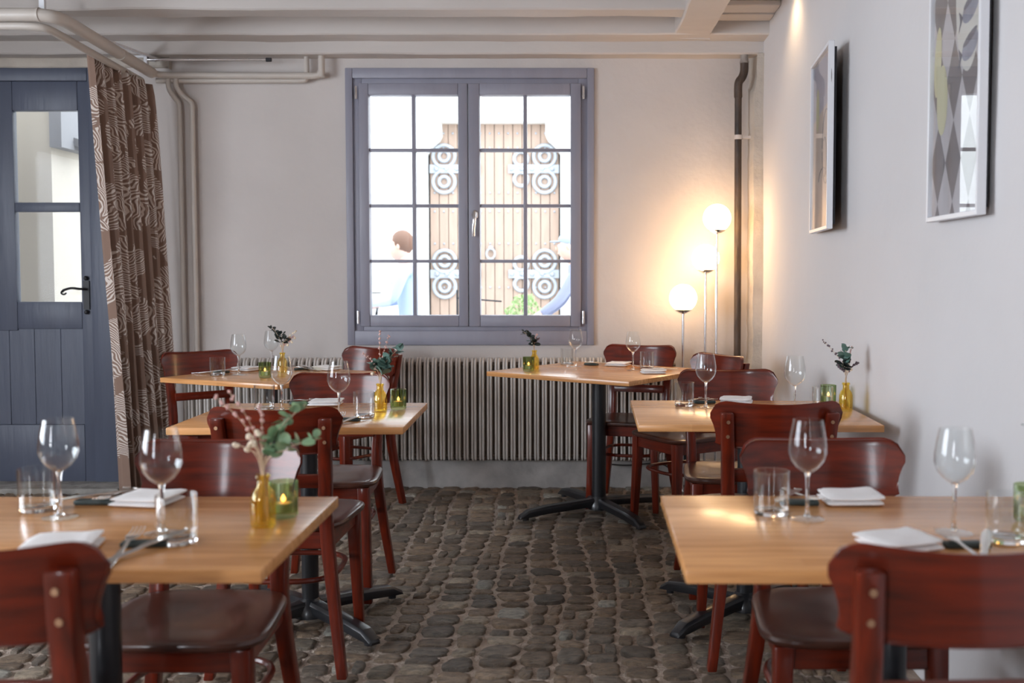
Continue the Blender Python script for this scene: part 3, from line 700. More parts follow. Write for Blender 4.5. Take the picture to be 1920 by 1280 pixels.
# ------------------------------------------------------------------ tables
def table(c, size, rz, label, arm_rot, cr=.03, col=None, arm=.40):
    t = thing('dining_table', label, 'table', (c[0], c[1], 0), rz, 'oak tables on black pedestals')
    B().bb(-size[0] / 2, size[0] / 2, -size[1] / 2, size[1] / 2, .726, .75).bevel(.003, 2).build('table_top', M['oak'], t)
    cx_, cy_ = 0, 0
    B().cyl((cx_, cy_, .385), cr, .67, 28).build('column', M['black'], t)
    B().box((0, 0, .720), (.30, .30, .010)).bevel(.002, 1).build('top_plate', M['black'], t)
    B().lathe([(.0001, .085), (cr * 1.05, .085), (.05, .065), (.062, .04), (.062, .02), (.0001, .02)], 28)[0].build('base_hub', M['black'], t)
    for k in range(4):
        a = arm_rot + k * math.pi / 2; b = B()
        rows = []
        for x_, w_, zt_, zb_ in ((.02, .028, .078, .030), (.10, .030, .074, .034), (arm - .15, .029, .064, .026), (arm - .05, .027, .052, .016), (arm - .005, .022, .026, .012), (arm, .019, .016, .012)):
            rows.append([b.bm.verts.new(p) for p in ((x_, -w_, zb_), (x_, w_, zb_), (x_, w_, zt_ - .010), (x_, w_ * .68, zt_), (x_, -w_ * .68, zt_), (x_, -w_, zt_ - .010))])
        for p_, q_ in zip(rows, rows[1:]):
            for n_ in range(6): b.bm.faces.new((p_[n_], p_[(n_ + 1) % 6], q_[(n_ + 1) % 6], q_[n_]))
        b.bm.faces.new(rows[0]); b.bm.faces.new(list(reversed(rows[-1]))); b.bevel(.004, 2, 20); b.cyl((arm - .04, 0, .009), .015, .018, 12)
        o = b.build('foot', M['black'], t); o.rotation_euler.z = a - 0
    return t
table((-.93, 2.035), (.80, .585), 0, 'oak-topped table with black pedestal, front left, nearest the camera', R(45))
table((-.952, 3.715), (.775, .655), R(1), 'oak-topped table with black pedestal, middle left, in front of the radiator', R(45))
table((-1.52, 5.22), (.74, .74), R(-26), 'oak-topped table turned cornerwise at the rear left beside the curtain', R(45))
table((.135, 5.44), (.875, .79), R(-35.5), 'oak-topped table turned cornerwise under the window, right of the aisle', R(62), cr=.037, arm=.46)
table((.632, 3.785), (.82, .675), R(-1), 'oak-topped table with black pedestal, middle right, touching the right wall', R(45))
table((.632, 2.035), (.875, .60), R(-.7), 'oak-topped table with black pedestal, front right, nearest the camera', R(45))

# ------------------------------------------------------------------ tableware prototypes
def proto_empty(name, cat): t = empty(name); t['category'] = cat; return t
def rowcap(b, vs, ends=(True, True)):
    if ends[0]: b.bm.faces.new(list(reversed(vs[0])))
    if ends[1]: b.bm.faces.new(vs[-1])
wg = proto_empty('wine_glass', 'glass')
b = B(); s_, vs = b.lathe([(.0045, .0945), (.012, .0985), (.024, .108), (.034, .121), (.0393, .138), (.0388, .155), (.0350, .180), (.0300, .2045), (.0292, .2045), (.0340, .180), (.0378, .155), (.0383, .138), (.0330, .1220), (.023, .1095), (.010, .1005), (.0006, .0990)], 40)
b.build('bowl', M['glass'], wg)
b = B(); s_, vs = b.lathe([(.0001, .0035), (.0085, .006), (.0048, .012), (.0036, .03), (.0034, .06), (.0042, .086), (.0075, .097), (.0001, .0985)], 20); b.build('stem', M['stem'], wg)
b = B(); s_, vs = b.lathe([(.0001, 0), (.0345, 0), (.0352, .0010), (.034, .0018), (.02, .0030), (.008, .0055), (.0001, .006)], 36); b.build('foot', M['glass'], wg)
tm = proto_empty('water_tumbler', 'glass')
b = B(); b.lathe([(.0365, .008), (.0372, .05), (.0375, .0905), (.0362, .0905), (.0358, .05), (.0352, .0095)], 44); b.build('wall', M['tumbler'], tm)
b = B(); b.lathe([(.0001, 0), (.0335, 0), (.0362, .003), (.0366, .0085), (.0345, .0110), (.0001, .0085)], 40); b.build('base', M['stem'], tm)
tl = proto_empty('tealight_holder', 'candle holder')
b = B(); b.lathe([(.0001, .002), (.026, .002), (.029, .006), (.0298, .04), (.0300, .076), (.0272, .076), (.0268, .012), (.0001, .010)], 56, rib=-.07); b.build('ribbed_glass', M['green'], tl)
B().cyl((0, 0, .022), .018, .018, 20).build('candle', M['wax'], tl)
b = B(); b.lathe([(.0001, .033), (.0045, .036), (.0050, .040), (.0025, .045), (.0001, .049)], 10); b.build('flame', M['flame'], tl)
bo = B(); bo.lathe([(.0001, 0), (.022, 0), (.0245, .003), (.0250, .03), (.0245, .058), (.020, .071), (.0125, .080), (.0115, .095), (.0145, .098), (.0145, .103), (.0125, .104), (.0105, .097), (.0110, .082), (.0185, .070), (.0228, .057), (.0232, .03), (.0225, .006), (.0001, .004)], 36)
bo = bo.build('bottle_vase', M['amber']); bo['category'] = 'vase'
# folded napkin
def napkin(seed):
    rnd = random.Random(seed); b = B()
    for li, (z0, z1, dx, dy) in enumerate(((0, .0105, 0, 0), (.0103, .0205, rnd.uniform(-.004, .004), rnd.uniform(-.004, .004)))):
        n = 10; g = []
        bm = b.bm; tp, bt = [], []
        for j in range(n + 1):
            r1, r2 = [], []
            for i in range(n + 1):
                u, v = -1 + 2 * i / n, -1 + 2 * j / n
                ed = max(abs(u), abs(v)); rr = math.sqrt(max(0, 1 - max(0, (ed - .80) / .20) ** 2)); hh = (z1 - z0) / 2; zc = (z0 + z1) / 2
                cr_ = 1 - .045 * (abs(u) * abs(v)) ** 6; x = u * .062 * cr_ + dx; y = v * .056 * cr_ + dy; wv = .0018 * noise.noise(Vector((x * 30, y * 30, seed + li))) + (.004 * max(0, u) ** 3 if li else 0)
                r1.append(bm.verts.new((x, y, zc + hh * (.15 + .85 * rr) + (wv if li else 0)))); r2.append(bm.verts.new((x, y, zc - hh * (.15 + .85 * rr) + (wv * .6 if li else 0))))
            tp.append(r1); bt.append(r2)
        for j in range(n):
            for i in range(n):
                bm.faces.new((tp[j][i], tp[j][i + 1], tp[j + 1][i + 1], tp[j + 1][i])); bm.faces.new((bt[j][i + 1], bt[j][i], bt[j + 1][i], bt[j + 1][i + 1]))
        rim = lambda g: [g[0][i] for i in range(n + 1)] + [g[j][n] for j in range(1, n + 1)] + [g[n][i] for i in range(n - 1, -1, -1)] + [g[j][0] for j in range(n - 1, 0, -1)]
        a, c = rim(tp), rim(bt); m_ = len(a)
        for i in range(m_): bm.faces.new((a[i], c[i], c[(i + 1) % m_], a[(i + 1) % m_]))
    o = b.build('folded_napkin', M['napkin']); o['category'] = 'napkin'; return o
def flatbar(b, pts, h):  # pts (y, halfwidth, z)
    rows = [[b.bm.verts.new((sx * w_, y, z + dz)) for sx, dz in ((-1, 0), (1, 0), (1, h), (-1, h))] for y, w_, z in pts]
    for a, c in zip(rows, rows[1:]):
        for k in range(4): b.bm.faces.new((a[k], a[(k + 1) % 4], c[(k + 1) % 4], c[k]))
    b.bm.faces.new(rows[0]); b.bm.faces.new(list(reversed(rows[-1])))
b = B(); flatbar(b, [(-.115, .0075, .001), (-.105, .0085, .001), (-.05, .006, .004), (.0, .0035, .009), (.025, .0035, .013), (.040, .010, .015), (.052, .012, .015)], .0022)
for i in range(4): flatbar(b, [(.050, .0015, .015), (.075, .0013, .0165), (.098, .0008, .021)], .0016); bmesh.ops.translate(b.bm, vec=(-.0105 + i * .007, 0, 0), verts=b.bm.verts[-12:])
fk = b.bevel(.0006, 1).build('fork', M['steel']); fk['category'] = 'fork'
kn = B(); flatbar(kn, [(-.115, .008, .001), (-.105, .009, .001), (-.02, .0065, .008), (.0, .0075, .011), (.03, .010, .0135), (.08, .010, .0155), (.100, .004, .0165)], .0025)
kn = kn.bevel(.0008, 1).build('table_knife', M['steel']); kn['category'] = 'knife'
rs = B().bb(-.042, .042, -.014, .014, 0, .011).bevel(.004, 2).build('cutlery_rest', M['rest']); rs['category'] = 'cutlery rest'
index_kids()
PW, PT, PL, PB, PF, PK, PR = (Proto(o) for o in (wg, tm, tl, bo, fk, kn, rs))
PN = [Proto(napkin(k)) for k in range(3)]
TZ = .7501
def P(pr, xy, rz, label, group, z=TZ): return pr.place((xy[0], xy[1], z), rz, label, group)
TABS = {
 'front left table': dict(far=dict(wg=(-1.059, 2.124), tum=(-1.14, 2.190), rest=(-1.045, 2.250), nap=(-.935, 2.262)), near=dict(wg=(-.795, 1.991), tum=(-.742, 1.925), rest=(-.790, 1.896), nap=(-.93, 1.875)), tea=(-.598, 2.124), bot=(-.618, 2.052)),
 'middle left table': dict(far=dict(wg=(-1.072, 3.808), tum=(-1.15, 3.854), rest=(-1.055, 4.0), nap=(-.955, 3.985)), near=dict(wg=(-.805, 3.556), tum=(-.735, 3.636), rest=(-.772, 3.545), nap=(-.90, 3.47)), tea=(-.650, 3.845), bot=(-.705, 3.778)),
 'middle right table': dict(far=dict(wg=(.499, 3.90), tum=(.423, 3.948), rest=(.512, 4.035), nap=(.64, 4.06)), near=dict(wg=(.808, 3.778), tum=(.915, 3.80), rest=(.80, 3.58), nap=(.68, 3.54)), tea=(.985, 4.00), bot=(1.003, 3.81)),
 'front right table': dict(far=dict(wg=(.479, 2.11), tum=(.415, 2.158), rest=(.492, 2.245), nap=(.610, 2.275)), near=dict(wg=(.738, 1.995), tum=(.815, 1.935), rest=(.722, 1.888), nap=(.60, 1.895)), tea=(.925, 2.09), bot=(.965, 2.02)),
}
ni = 0
def seat_set(tn, side, d, fl):
    """fl = +1: diner at the near side (looks away), -1: diner at the far side; coordinates are the cutlery rest's and so on"""
    global ni
    q = 'near' if side == 'near' else 'far'
    P(PW, d['wg'], random.uniform(0, 3), 'clear wine glass at the %s place of the %s' % (q, tn), 'wine glasses')
    P(PT, d['tum'], random.uniform(0, 3), 'clear water tumbler at the %s place of the %s' % (q, tn), 'water tumblers')
    rx, ry = d['rest']
    P(PR, d['rest'], R(random.uniform(-8, 8)), 'dark cutlery rest at the %s place of the %s' % (q, tn), 'cutlery rests')
    a = 0 if fl > 0 else math.pi
    P(PF, (rx - .018 * fl, ry - .045 * fl), a + R(8), 'fork leaning on the dark rest, %s place of the %s' % (q, tn), 'forks', TZ + .0012)
    P(PK, (rx + .018 * fl, ry - .040 * fl), a + R(-24), 'knife leaning on the dark rest, %s place of the %s' % (q, tn), 'knives', TZ + .0012)
    P(PN[ni % 3], d['nap'], R(random.uniform(-10, 10)) + (R(14) if side == 'near' else R(-4)), 'white napkin at the %s place of the %s' % (q, tn), 'folded napkins'); ni += 1
for tn, d in TABS.items():
    seat_set(tn, 'far', d['far'], -1); seat_set(tn, 'near', d['near'], 1)
    P(PL, d['tea'], 0, 'green ribbed glass tealight holder on the %s' % tn, 'tealight holders'); P(PB, d['bot'], 0, 'small amber glass bottle vase on the %s' % tn, 'amber bottle vases')
# rear tables
tn = 'rear left table by the curtain'
P(PW, (-1.67, 5.174), 0, 'clear wine glass at the left place of the ' + tn, 'wine glasses'); P(PW, (-1.60, 5.50), 0, 'clear wine glass behind the twigs on the ' + tn, 'wine glasses')
P(PT, (-1.767, 5.147), 0, 'clear water tumbler on the ' + tn, 'water tumblers')
P(PR, (-1.79, 5.27), R(50), 'dark cutlery rest at the left place of the ' + tn, 'cutlery rests'); P(PF, (-1.80, 5.30), R(-60), 'fork at the left place of the ' + tn, 'forks', TZ + .0012); P(PK, (-1.82, 5.27), R(-80), 'knife at the left place of the ' + tn, 'knives', TZ + .0012)
P(PN[0], (-1.71, 5.42), R(-26), 'white folded napkin at the left place of the ' + tn, 'folded napkins')
P(PN[1], (-1.30, 5.47), R(-26), 'white folded napkin at the right place of the ' + tn, 'folded napkins')
P(PR, (-1.43, 5.47), R(40), 'dark cutlery rest at the right place of the ' + tn, 'cutlery rests'); P(PF, (-1.41, 5.44), R(60), 'fork at the right place of the ' + tn, 'forks', TZ + .0012); P(PK, (-1.40, 5.475), R(40), 'knife at the right place of the ' + tn, 'knives', TZ + .0012)
P(PL, (-1.499, 5.039), 0, 'green ribbed glass tealight holder on the ' + tn, 'tealight holders'); P(PB, (-1.483, 5.287), 0, 'small amber glass bottle vase on the ' + tn, 'amber bottle vases')
tn = 'rear table under the window'
P(PL, (-.232, 5.375), 0, 'green ribbed glass tealight holder on the ' + tn, 'tealight holders'); P(PB, (-.205, 5.46), 0, 'small amber glass bottle vase on the ' + tn, 'amber bottle vases')
P(PT, (-.035, 5.78), 0, 'clear water tumbler at the back corner of the ' + tn, 'water tumblers'); P(PW, (.012, 5.658), 0, 'clear wine glass nearer the window on the ' + tn, 'wine glasses')
P(PR, (.10, 5.75), R(-35), 'dark cutlery rest at the far side of the ' + tn, 'cutlery rests'); P(PF, (.125, 5.785), R(150), 'fork at the far side of the ' + tn, 'forks', TZ + .0012); P(PK, (.15, 5.76), R(130), 'knife at the far side of the ' + tn, 'knives', TZ + .0012)
P(PN[2], (.245, 5.71), R(-20), 'white folded napkin at the far side of the ' + tn, 'folded napkins')
P(PW, (.313, 5.435), 0, 'clear wine glass at the right side of the ' + tn, 'wine glasses'); P(PT, (.392, 5.53), 0, 'clear water tumbler at the right side of the ' + tn, 'water tumblers')
P(PN[0], (.405, 5.27), R(3), 'white napkin under cutlery, right side of the ' + tn, 'folded napkins')
P(PF, (.40, 5.27), R(80), 'fork lying on the white napkin, right side of the ' + tn, 'forks', TZ + .019); P(PK, (.42, 5.285), R(95), 'knife lying on the white napkin, right side of the ' + tn, 'knives', TZ + .019)

# ------------------------------------------------------------------ bouquets
def leafmesh(name, m, a, c):
    b = B(); n = 12; ctr = b.bm.verts.new((0, a, .002)); ring = [b.bm.verts.new((c * math.sin(2 * math.pi * i / n), a - a * math.cos(2 * math.pi * i / n), .003 * abs(math.sin(2 * math.pi * i / n)))) for i in range(n)]
    for i in range(n): b.bm.faces.new((ctr, ring[i], ring[(i + 1) % n]))
    me_o = b.build(name, m, loose=True); return me_o
LEAF = {k: leafmesh('leaf', M[k], .0125, .0105) for k in ('leaf', 'leaf_dark', 'leaf_blue')}
def bouquet(base, label, s, euc=(), sprays=(), heads=(), seed=1, kind='leaf'):
    """base = bottle position; euc/sprays/heads = tips in metres relative to the mouth (dx, dy, dz)"""
    rnd = random.Random(seed); t = thing('dried_bouquet', label, 'bouquet', (base[0], base[1], TZ + .008), 0, 'bouquets in the amber vases')
    mouth = Vector((0, 0, .097))
    def stem(tip, r=.0009, m='twig', nm='stem'):
        tip = Vector(tip); foot = Vector((-tip.x * .12, -tip.y * .12, 0)); bend_ = mouth.lerp(mouth + tip, .5) + Vector((-tip.x * .18, 0, .012))
        pts = smoothpts([foot, mouth + Vector((rnd.uniform(-.004, .004), rnd.uniform(-.004, .004), 0)), bend_, mouth + tip], 5); B().tube(pts, r, 5).build(nm, M[m], t); return pts
    for tip, nl, l0, mk in euc:
        pts = stem(tip, .0011, 'twig')
        nl = int(nl * 1.8)
        for i in range(nl):
            f = l0 + (1 - l0) * (i + .5) / nl; k = 5 + f * 9.99; p = pts[min(14, int(k))].lerp(pts[min(15, int(k) + 1)], k % 1)
            o = LEAF[mk].copy(); COL.objects.link(o); o.parent = t; o.location = p + Vector((rnd.uniform(-.006, .006), rnd.uniform(-.006, .006), rnd.uniform(-.004, .004))) * s
            o.rotation_euler = (R(rnd.uniform(-10, 75)), R(rnd.uniform(-40, 40)), R(rnd.uniform(0, 360))); q = s * rnd.uniform(.8, 1.25) * (1 - .35 * max(0, f - .7) / .3); o.scale = (q, q, q)
    for tip, mk in sprays:
        pts = stem(tip, .0007, 'twig'); b = B()
        for i in range(9, len(pts)):
            for kk in range(2):
                p = pts[i] + Vector((rnd.uniform(-.003, .003), rnd.uniform(-.003, .003), rnd.uniform(-.004, .004))); b.sph(p, .0038 * rnd.uniform(.7, 1.2), 6)
        o = b.build('seed_spike', M[mk], t)
    for tip in heads:
        stem(tip, .0009, 'twig', 'stem'); b = B(); c = mouth + Vector(tip)
        for kk in range(4): b.sph(c + Vector((rnd.uniform(-.003, .003), rnd.uniform(-.003, .003), rnd.uniform(-.003, .003))), .0052, 7)
        b.build('flower_head', M['cream'], t)
    return t
k = .00107
bouquet((-.618, 2.052), 'dried bouquet with pink seed spikes, cream heads and green eucalyptus on the front left table', 1.05,
    euc=[((78 * k, .01, 128 * k), 11, .25, 'leaf'), ((105 * k, -.01, 66 * k), 8, .3, 'leaf'), ((40 * k, .02, 85 * k), 7, .25, 'leaf'), ((62 * k, -.02, 50 * k), 4, .5, 'leaf')],
    sprays=[((-82 * k, 0, 142 * k), 'pink'), ((-62 * k, .01, 150 * k), 'pink'), ((-8 * k, .02, 122 * k), 'pink'), ((20 * k, .01, 60 * k), 'lav')],
    heads=[(-48 * k, .0, 55 * k), (-30 * k, .01, 45 * k), (-22 * k, 0, 70 * k), (-14 * k, -.01, 58 * k), (4 * k, 0, 42 * k), (10 * k, .01, 46 * k), (-25 * k, .01, 52 * k), (-6 * k, .0, 76 * k)], seed=3)
k = .00196
bouquet((-.705, 3.778), 'dried bouquet with blue-green eucalyptus and thin pink spikes on the middle left table', 1.5,
    euc=[((36 * k, .01, 66 * k), 12, .2, 'leaf_blue'), ((16 * k, -.01, 45 * k), 7, .2, 'leaf_blue'), ((-16 * k, .01, 36 * k), 4, .5, 'leaf_blue')],
    sprays=[((0, 0, 98 * k), 'pink'), ((16 * k, .02, 88 * k), 'pink'), ((-30 * k, 0, 56 * k), 'pink')], heads=[(-14 * k, 0, 18 * k), (-10 * k, .01, 28 * k)], seed=5)
k = .00272
bouquet((-1.483, 5.287), 'small bouquet of dark leaves and dry twigs on the rear left table', 1.1,
    euc=[((-18 * k, 0, 46 * k), 9, .35, 'leaf_dark'), ((-2 * k, .01, 36 * k), 5, .4, 'leaf_dark'), ((10 * k, -.01, 26 * k), 6, .3, 'leaf_dark')],
    sprays=[((26 * k, 0, 40 * k), 'cream'), ((20 * k, .01, 30 * k), 'pink'), ((14 * k, 0, 22 * k), 'pink')], heads=[(18 * k, 0, 20 * k), (10 * k, 0, 14 * k), (22 * k, .01, 27 * k), (3 * k, 0, 18 * k), (-4 * k, .01, 12 * k)], seed=8)
k = .0028
bouquet((-.205, 5.46), 'small bouquet of near-black leaves and twigs under the window', 1.15,
    euc=[((-20 * k, 0, 34 * k), 10, .3, 'leaf_dark'), ((-2 * k, 0, 14 * k), 4, .2, 'leaf_dark')], sprays=[((5 * k, 0, 30 * k), 'pink'), ((8 * k, .01, 22 * k), 'lav'), ((2 * k, .01, 22 * k), 'pink')], heads=[(-3 * k, 0, 12 * k), (3 * k, .01, 18 * k)], seed=11)
k = .00196
bouquet((1.003, 3.81), 'dried bouquet with a long lavender spike and dark eucalyptus against the right wall', 1.35,
    euc=[((-2 * k, 0, 66 * k), 8, .35, 'leaf_blue'), ((-8 * k, 0, 40 * k), 5, .4, 'leaf_dark')], sprays=[((-44 * k, 0, 78 * k), 'lav'), ((-16 * k, 0, 32 * k), 'lav'), ((12 * k, .01, 66 * k), 'pink'), ((22 * k, 0, 38 * k), 'lav'), ((6 * k, 0, 44 * k), 'cream')], heads=[(8 * k, 0, 24 * k), (4 * k, 0, 34 * k)], seed=13)
k = .00107
bouquet((.965, 2.02), 'dark green eucalyptus bouquet at the right picture edge on the front right table', 1.1,
    euc=[((-72 * k, 0, 92 * k), 7, .55, 'leaf_blue'), ((-25 * k, 0, 128 * k), 12, .25, 'leaf_blue'), ((0, .01, 140 * k), 9, .3, 'leaf'), ((-45 * k, .01, 66 * k), 5, .5, 'leaf_dark')], sprays=[((-42 * k, 0, 128 * k), 'pink')], seed=17)

# ------------------------------------------------------------------ street outside
street = tag(B().bb(-14, 14, BW + .34, 12.6, -.25, -.12).build('ground', mat('street_paving', (.55, .54, .52), .9, bump=.3, bscale=8), smooth=False), kind='structure')
fac_m = mat('facade_render', (.78, .77, .74), .9, bump=.2, bscale=6); trim_m = mat('facade_stone', (.36, .35, .32), .85, bump=.3, bscale=10)
fac = thing('house_facade', 'white rendered house facade across the street, seen through the window', 'building', (0, 12.6, -.12))
GX0, GX1 = -1.70, -.17; gz = 3.03
b = B(); b.bb(-14, GX0 - .02, 12.2, 12.9, -.12, 9); b.bb(GX1 + .02, 14, 12.2, 12.9, -.12, 9); b.bb(GX0 - .02, GX1 + .02, 12.2, 12.9, gz, 9)
W(b, 'wall', fac_m, fac, smooth=False)
for s, gx in ((1, GX0), (-1, GX1)):      # shouldered corners of the gateway
    q = [(gx - s * .02, 2.66), (gx + s * .05, 2.75), (gx + s * .12, 2.81), (gx + s * .155, 2.88), (gx + s * .15, gz), (gx - s * .02, gz)]
    W(B().prism(q, 12.2, 12.5, 'y'), 'corner_stone', fac_m, fac, smooth=False)
for x0, x1 in ((-6, -2.35), (.35, 4)): W(B().bb(x0, x1, 12.08, 12.2, 2.95, 3.08).bb(x0, x1, 12.12, 12.2, 2.88, 2.95).bevel(.02, 1), 'cornice', trim_m, fac)
W(B().bb(-6, -1.95, 12.12, 12.2, 1.15, 1.25).bb(-6, -1.95, 12.15, 12.2, 1.02, 1.06).bevel(.01, 1), 'ledge', trim_m, fac)
W(B().bb(-2.35, -2.25, 12.15, 12.2, -.12, 2.6), 'pilaster', fac_m, fac)
gate = thing('wooden_gate', 'large studded wooden gate with scrolled ironwork across the street', 'gate', (-.95, 12.45, -.12))
gw = mat('gate_wood', (.40, .29, .225), .7, var=.15, vscale=5, stretch=(4, 4, .6)); gi = mat('gate_iron', (.36, .385, .42), .5)
npk = 14
for i in range(npk):
    x0 = GX0 + (GX1 - GX0) * i / npk; x1 = GX0 + (GX1 - GX0) * (i + 1) / npk; W(B().bb(x0 + .004, x1 - .004, 12.40, 12.45, -.10, gz), 'plank', gw, gate)
W(B().bb(GX0 - .02, GX1 + .02, 12.452, 12.50, -.10, gz), 'backing', M['dark'], gate, smooth=False)
b = B()
for zz in (.75, 1.62, 2.0, 2.22, 2.92, 1.1, 2.75):
    for i in range(npk): b.sph((GX0 + (GX1 - GX0) * (i + .5) / npk, 12.395, zz), .014, 6)
o = W(b, 'stud', gi, gate); o['kind'] = 'stuff'
for zc in (2.50, 1.26):
    for s, gx in ((1, GX0), (-1, GX1)):
        b = B(); b.bb(gx, gx + s * .60, 12.37, 12.39, zc - .05, zc + .05)
        for (dx, dz, r) in ((.17, .15, .13), (.17, -.15, .13), (.17, .15, .06), (.17, -.15, .06), (.45, .12, .08), (.45, -.12, .08)):
            b.tube([(gx + s * dx + r * math.cos(a), 12.38, zc + dz + r * math.sin(a)) for a in [2 * math.pi * i / 24 for i in range(24)]], .022, 6, closed=True)
        for i in range(5): b.sph((gx + s * (.08 + .12 * i), 12.365, zc), .028, 8)
        W(b, 'iron_scroll', gi, gate)
W(B().tube([(-.98 + .05 * math.cos(a), 12.36, 1.5 + .06 * math.sin(a)) for a in [2 * math.pi * i / 20 for i in range(20)]], .012, 6, closed=True).sph((-.98, 12.38, 1.57), .03, 8), 'knocker', gi, gate)
# beige pillar by the door, with moulding
pil = thing('stone_pillar', 'beige rendered pillar standing outside the left door', 'pillar', (-3.9, 7.4, -.12))
W(B().bb(-4.6, -3.49, 7.0, 7.6, -.12, 3.2), 'shaft', mat('beige_render', (.40, .365, .31), .9), pil, smooth=False)
W(B().bb(-3.49, -3.41, 6.98, 7.6, 2.10, 2.75).box((-3.33, 7.2, 2.13), (.24, .1, .05), rot=(0, R(20), 0)), 'bracket', mat('grey_stone', (.22, .22, .23), .9), pil, smooth=False)
# shrubs
def shrub(x, y, r, h, seed, label):
    rnd = random.Random(seed); t = thing('potted_shrub', label, 'shrub', (x, y, -.12)); V, F = [], []
    for _ in range(900):
        a = rnd.uniform(0, 6.28); q = rnd.random() ** .5; zz = rnd.random(); rr = r * q * (math.sin(math.pi * min(.98, .15 + zz * .8)) ** .6)
        c = Vector((rr * math.cos(a), rr * math.sin(a), .38 + zz * h)); e = Euler((rnd.uniform(0, 6), rnd.uniform(0, 6), rnd.uniform(0, 6))).to_matrix(); l = rnd.uniform(.018, .032); i = len(V)
        V += [c + e @ Vector(p) for p in ((-l, 0, 0), (0, -l * .5, 0), (l, 0, 0), (0, l * .5, 0))]; F.append((i, i + 1, i + 2, i + 3))
    me = bpy.data.meshes.new('foliage'); me.from_pydata(V, [], F); me.materials.append(SH); o = bpy.data.objects.new('foliage', me); COL.objects.link(o); o.parent = t; o['kind'] = 'stuff'
    B().cyl((0, 0, .2), .13, .4, 20, .17).build('pot', trim_m, t); B().tube([(0, 0, .3), (0, 0, .38 + h * .8)], .012, 6).build('trunk', M['twig'], t)
SH = mat('shrub_leaf', (.30, .42, .18), .6)
shrub(-.82, 10.6, .19, .56, 1, 'smaller leafy green shrub in front of the gate outside'); shrub(-.50, 10.6, .26, .78, 2, 'taller leafy green shrub in front of the gate, right of the other')
t = thing('iron_railing', 'thin black iron railing outside the middle of the window', 'railing', (-.9, 9, -.12))
for i, x in enumerate((-1.005, -.92, -.895, -.845)): W(B().tube([(x, 9, -.12), (x, 9, 1.12 if i % 3 == 0 else 1.08)], .008, 6), 'bar', M['iron'], t)
W(B().tube([(-1.005, 9, 1.05), (-.62, 9, 1.02)], .008, 6), 'rail', M['iron'], t)

# people in the street
skin = mat('skin', (.72, .46, .36), .6); hairm = mat('dark_hair', (.16, .08, .05), .7); shirt = mat('pale_blue_shirt', (.36, .46, .66), .85); jeans = mat('blue_jeans', (.13, .22, .45), .85); coatm = mat('slate_jacket', (.25, .27, .38), .85); capm = mat('blue_grey_cap', (.32, .38, .44), .8)
def skinned(name, verts, edges, radii, m, parent, lv=2):
    me = bpy.data.meshes.new(name); me.from_pydata(verts, edges, []); o = bpy.data.objects.new(name, me); COL.objects.link(o)
    md = o.modifiers.new('skin', 'SKIN'); md.use_smooth_shade = True
    for i, r in enumerate(radii): me.skin_vertices[0].data[i].radius = (r, r) if not isinstance(r, tuple) else r
    me.skin_vertices[0].data[0].use_root = True
    s = o.modifiers.new('sub', 'SUBSURF'); s.levels = lv; s.render_levels = lv
    bpy.context.view_layer.update(); dg = bpy.context.evaluated_depsgraph_get(); me2 = bpy.data.meshes.new_from_object(o.evaluated_get(dg)); o.modifiers.clear(); o.data = me2
    me2.materials.clear(); me2.materials.append(m)
    for p in me2.polygons: p.use_smooth = True
    o.parent = parent; return o
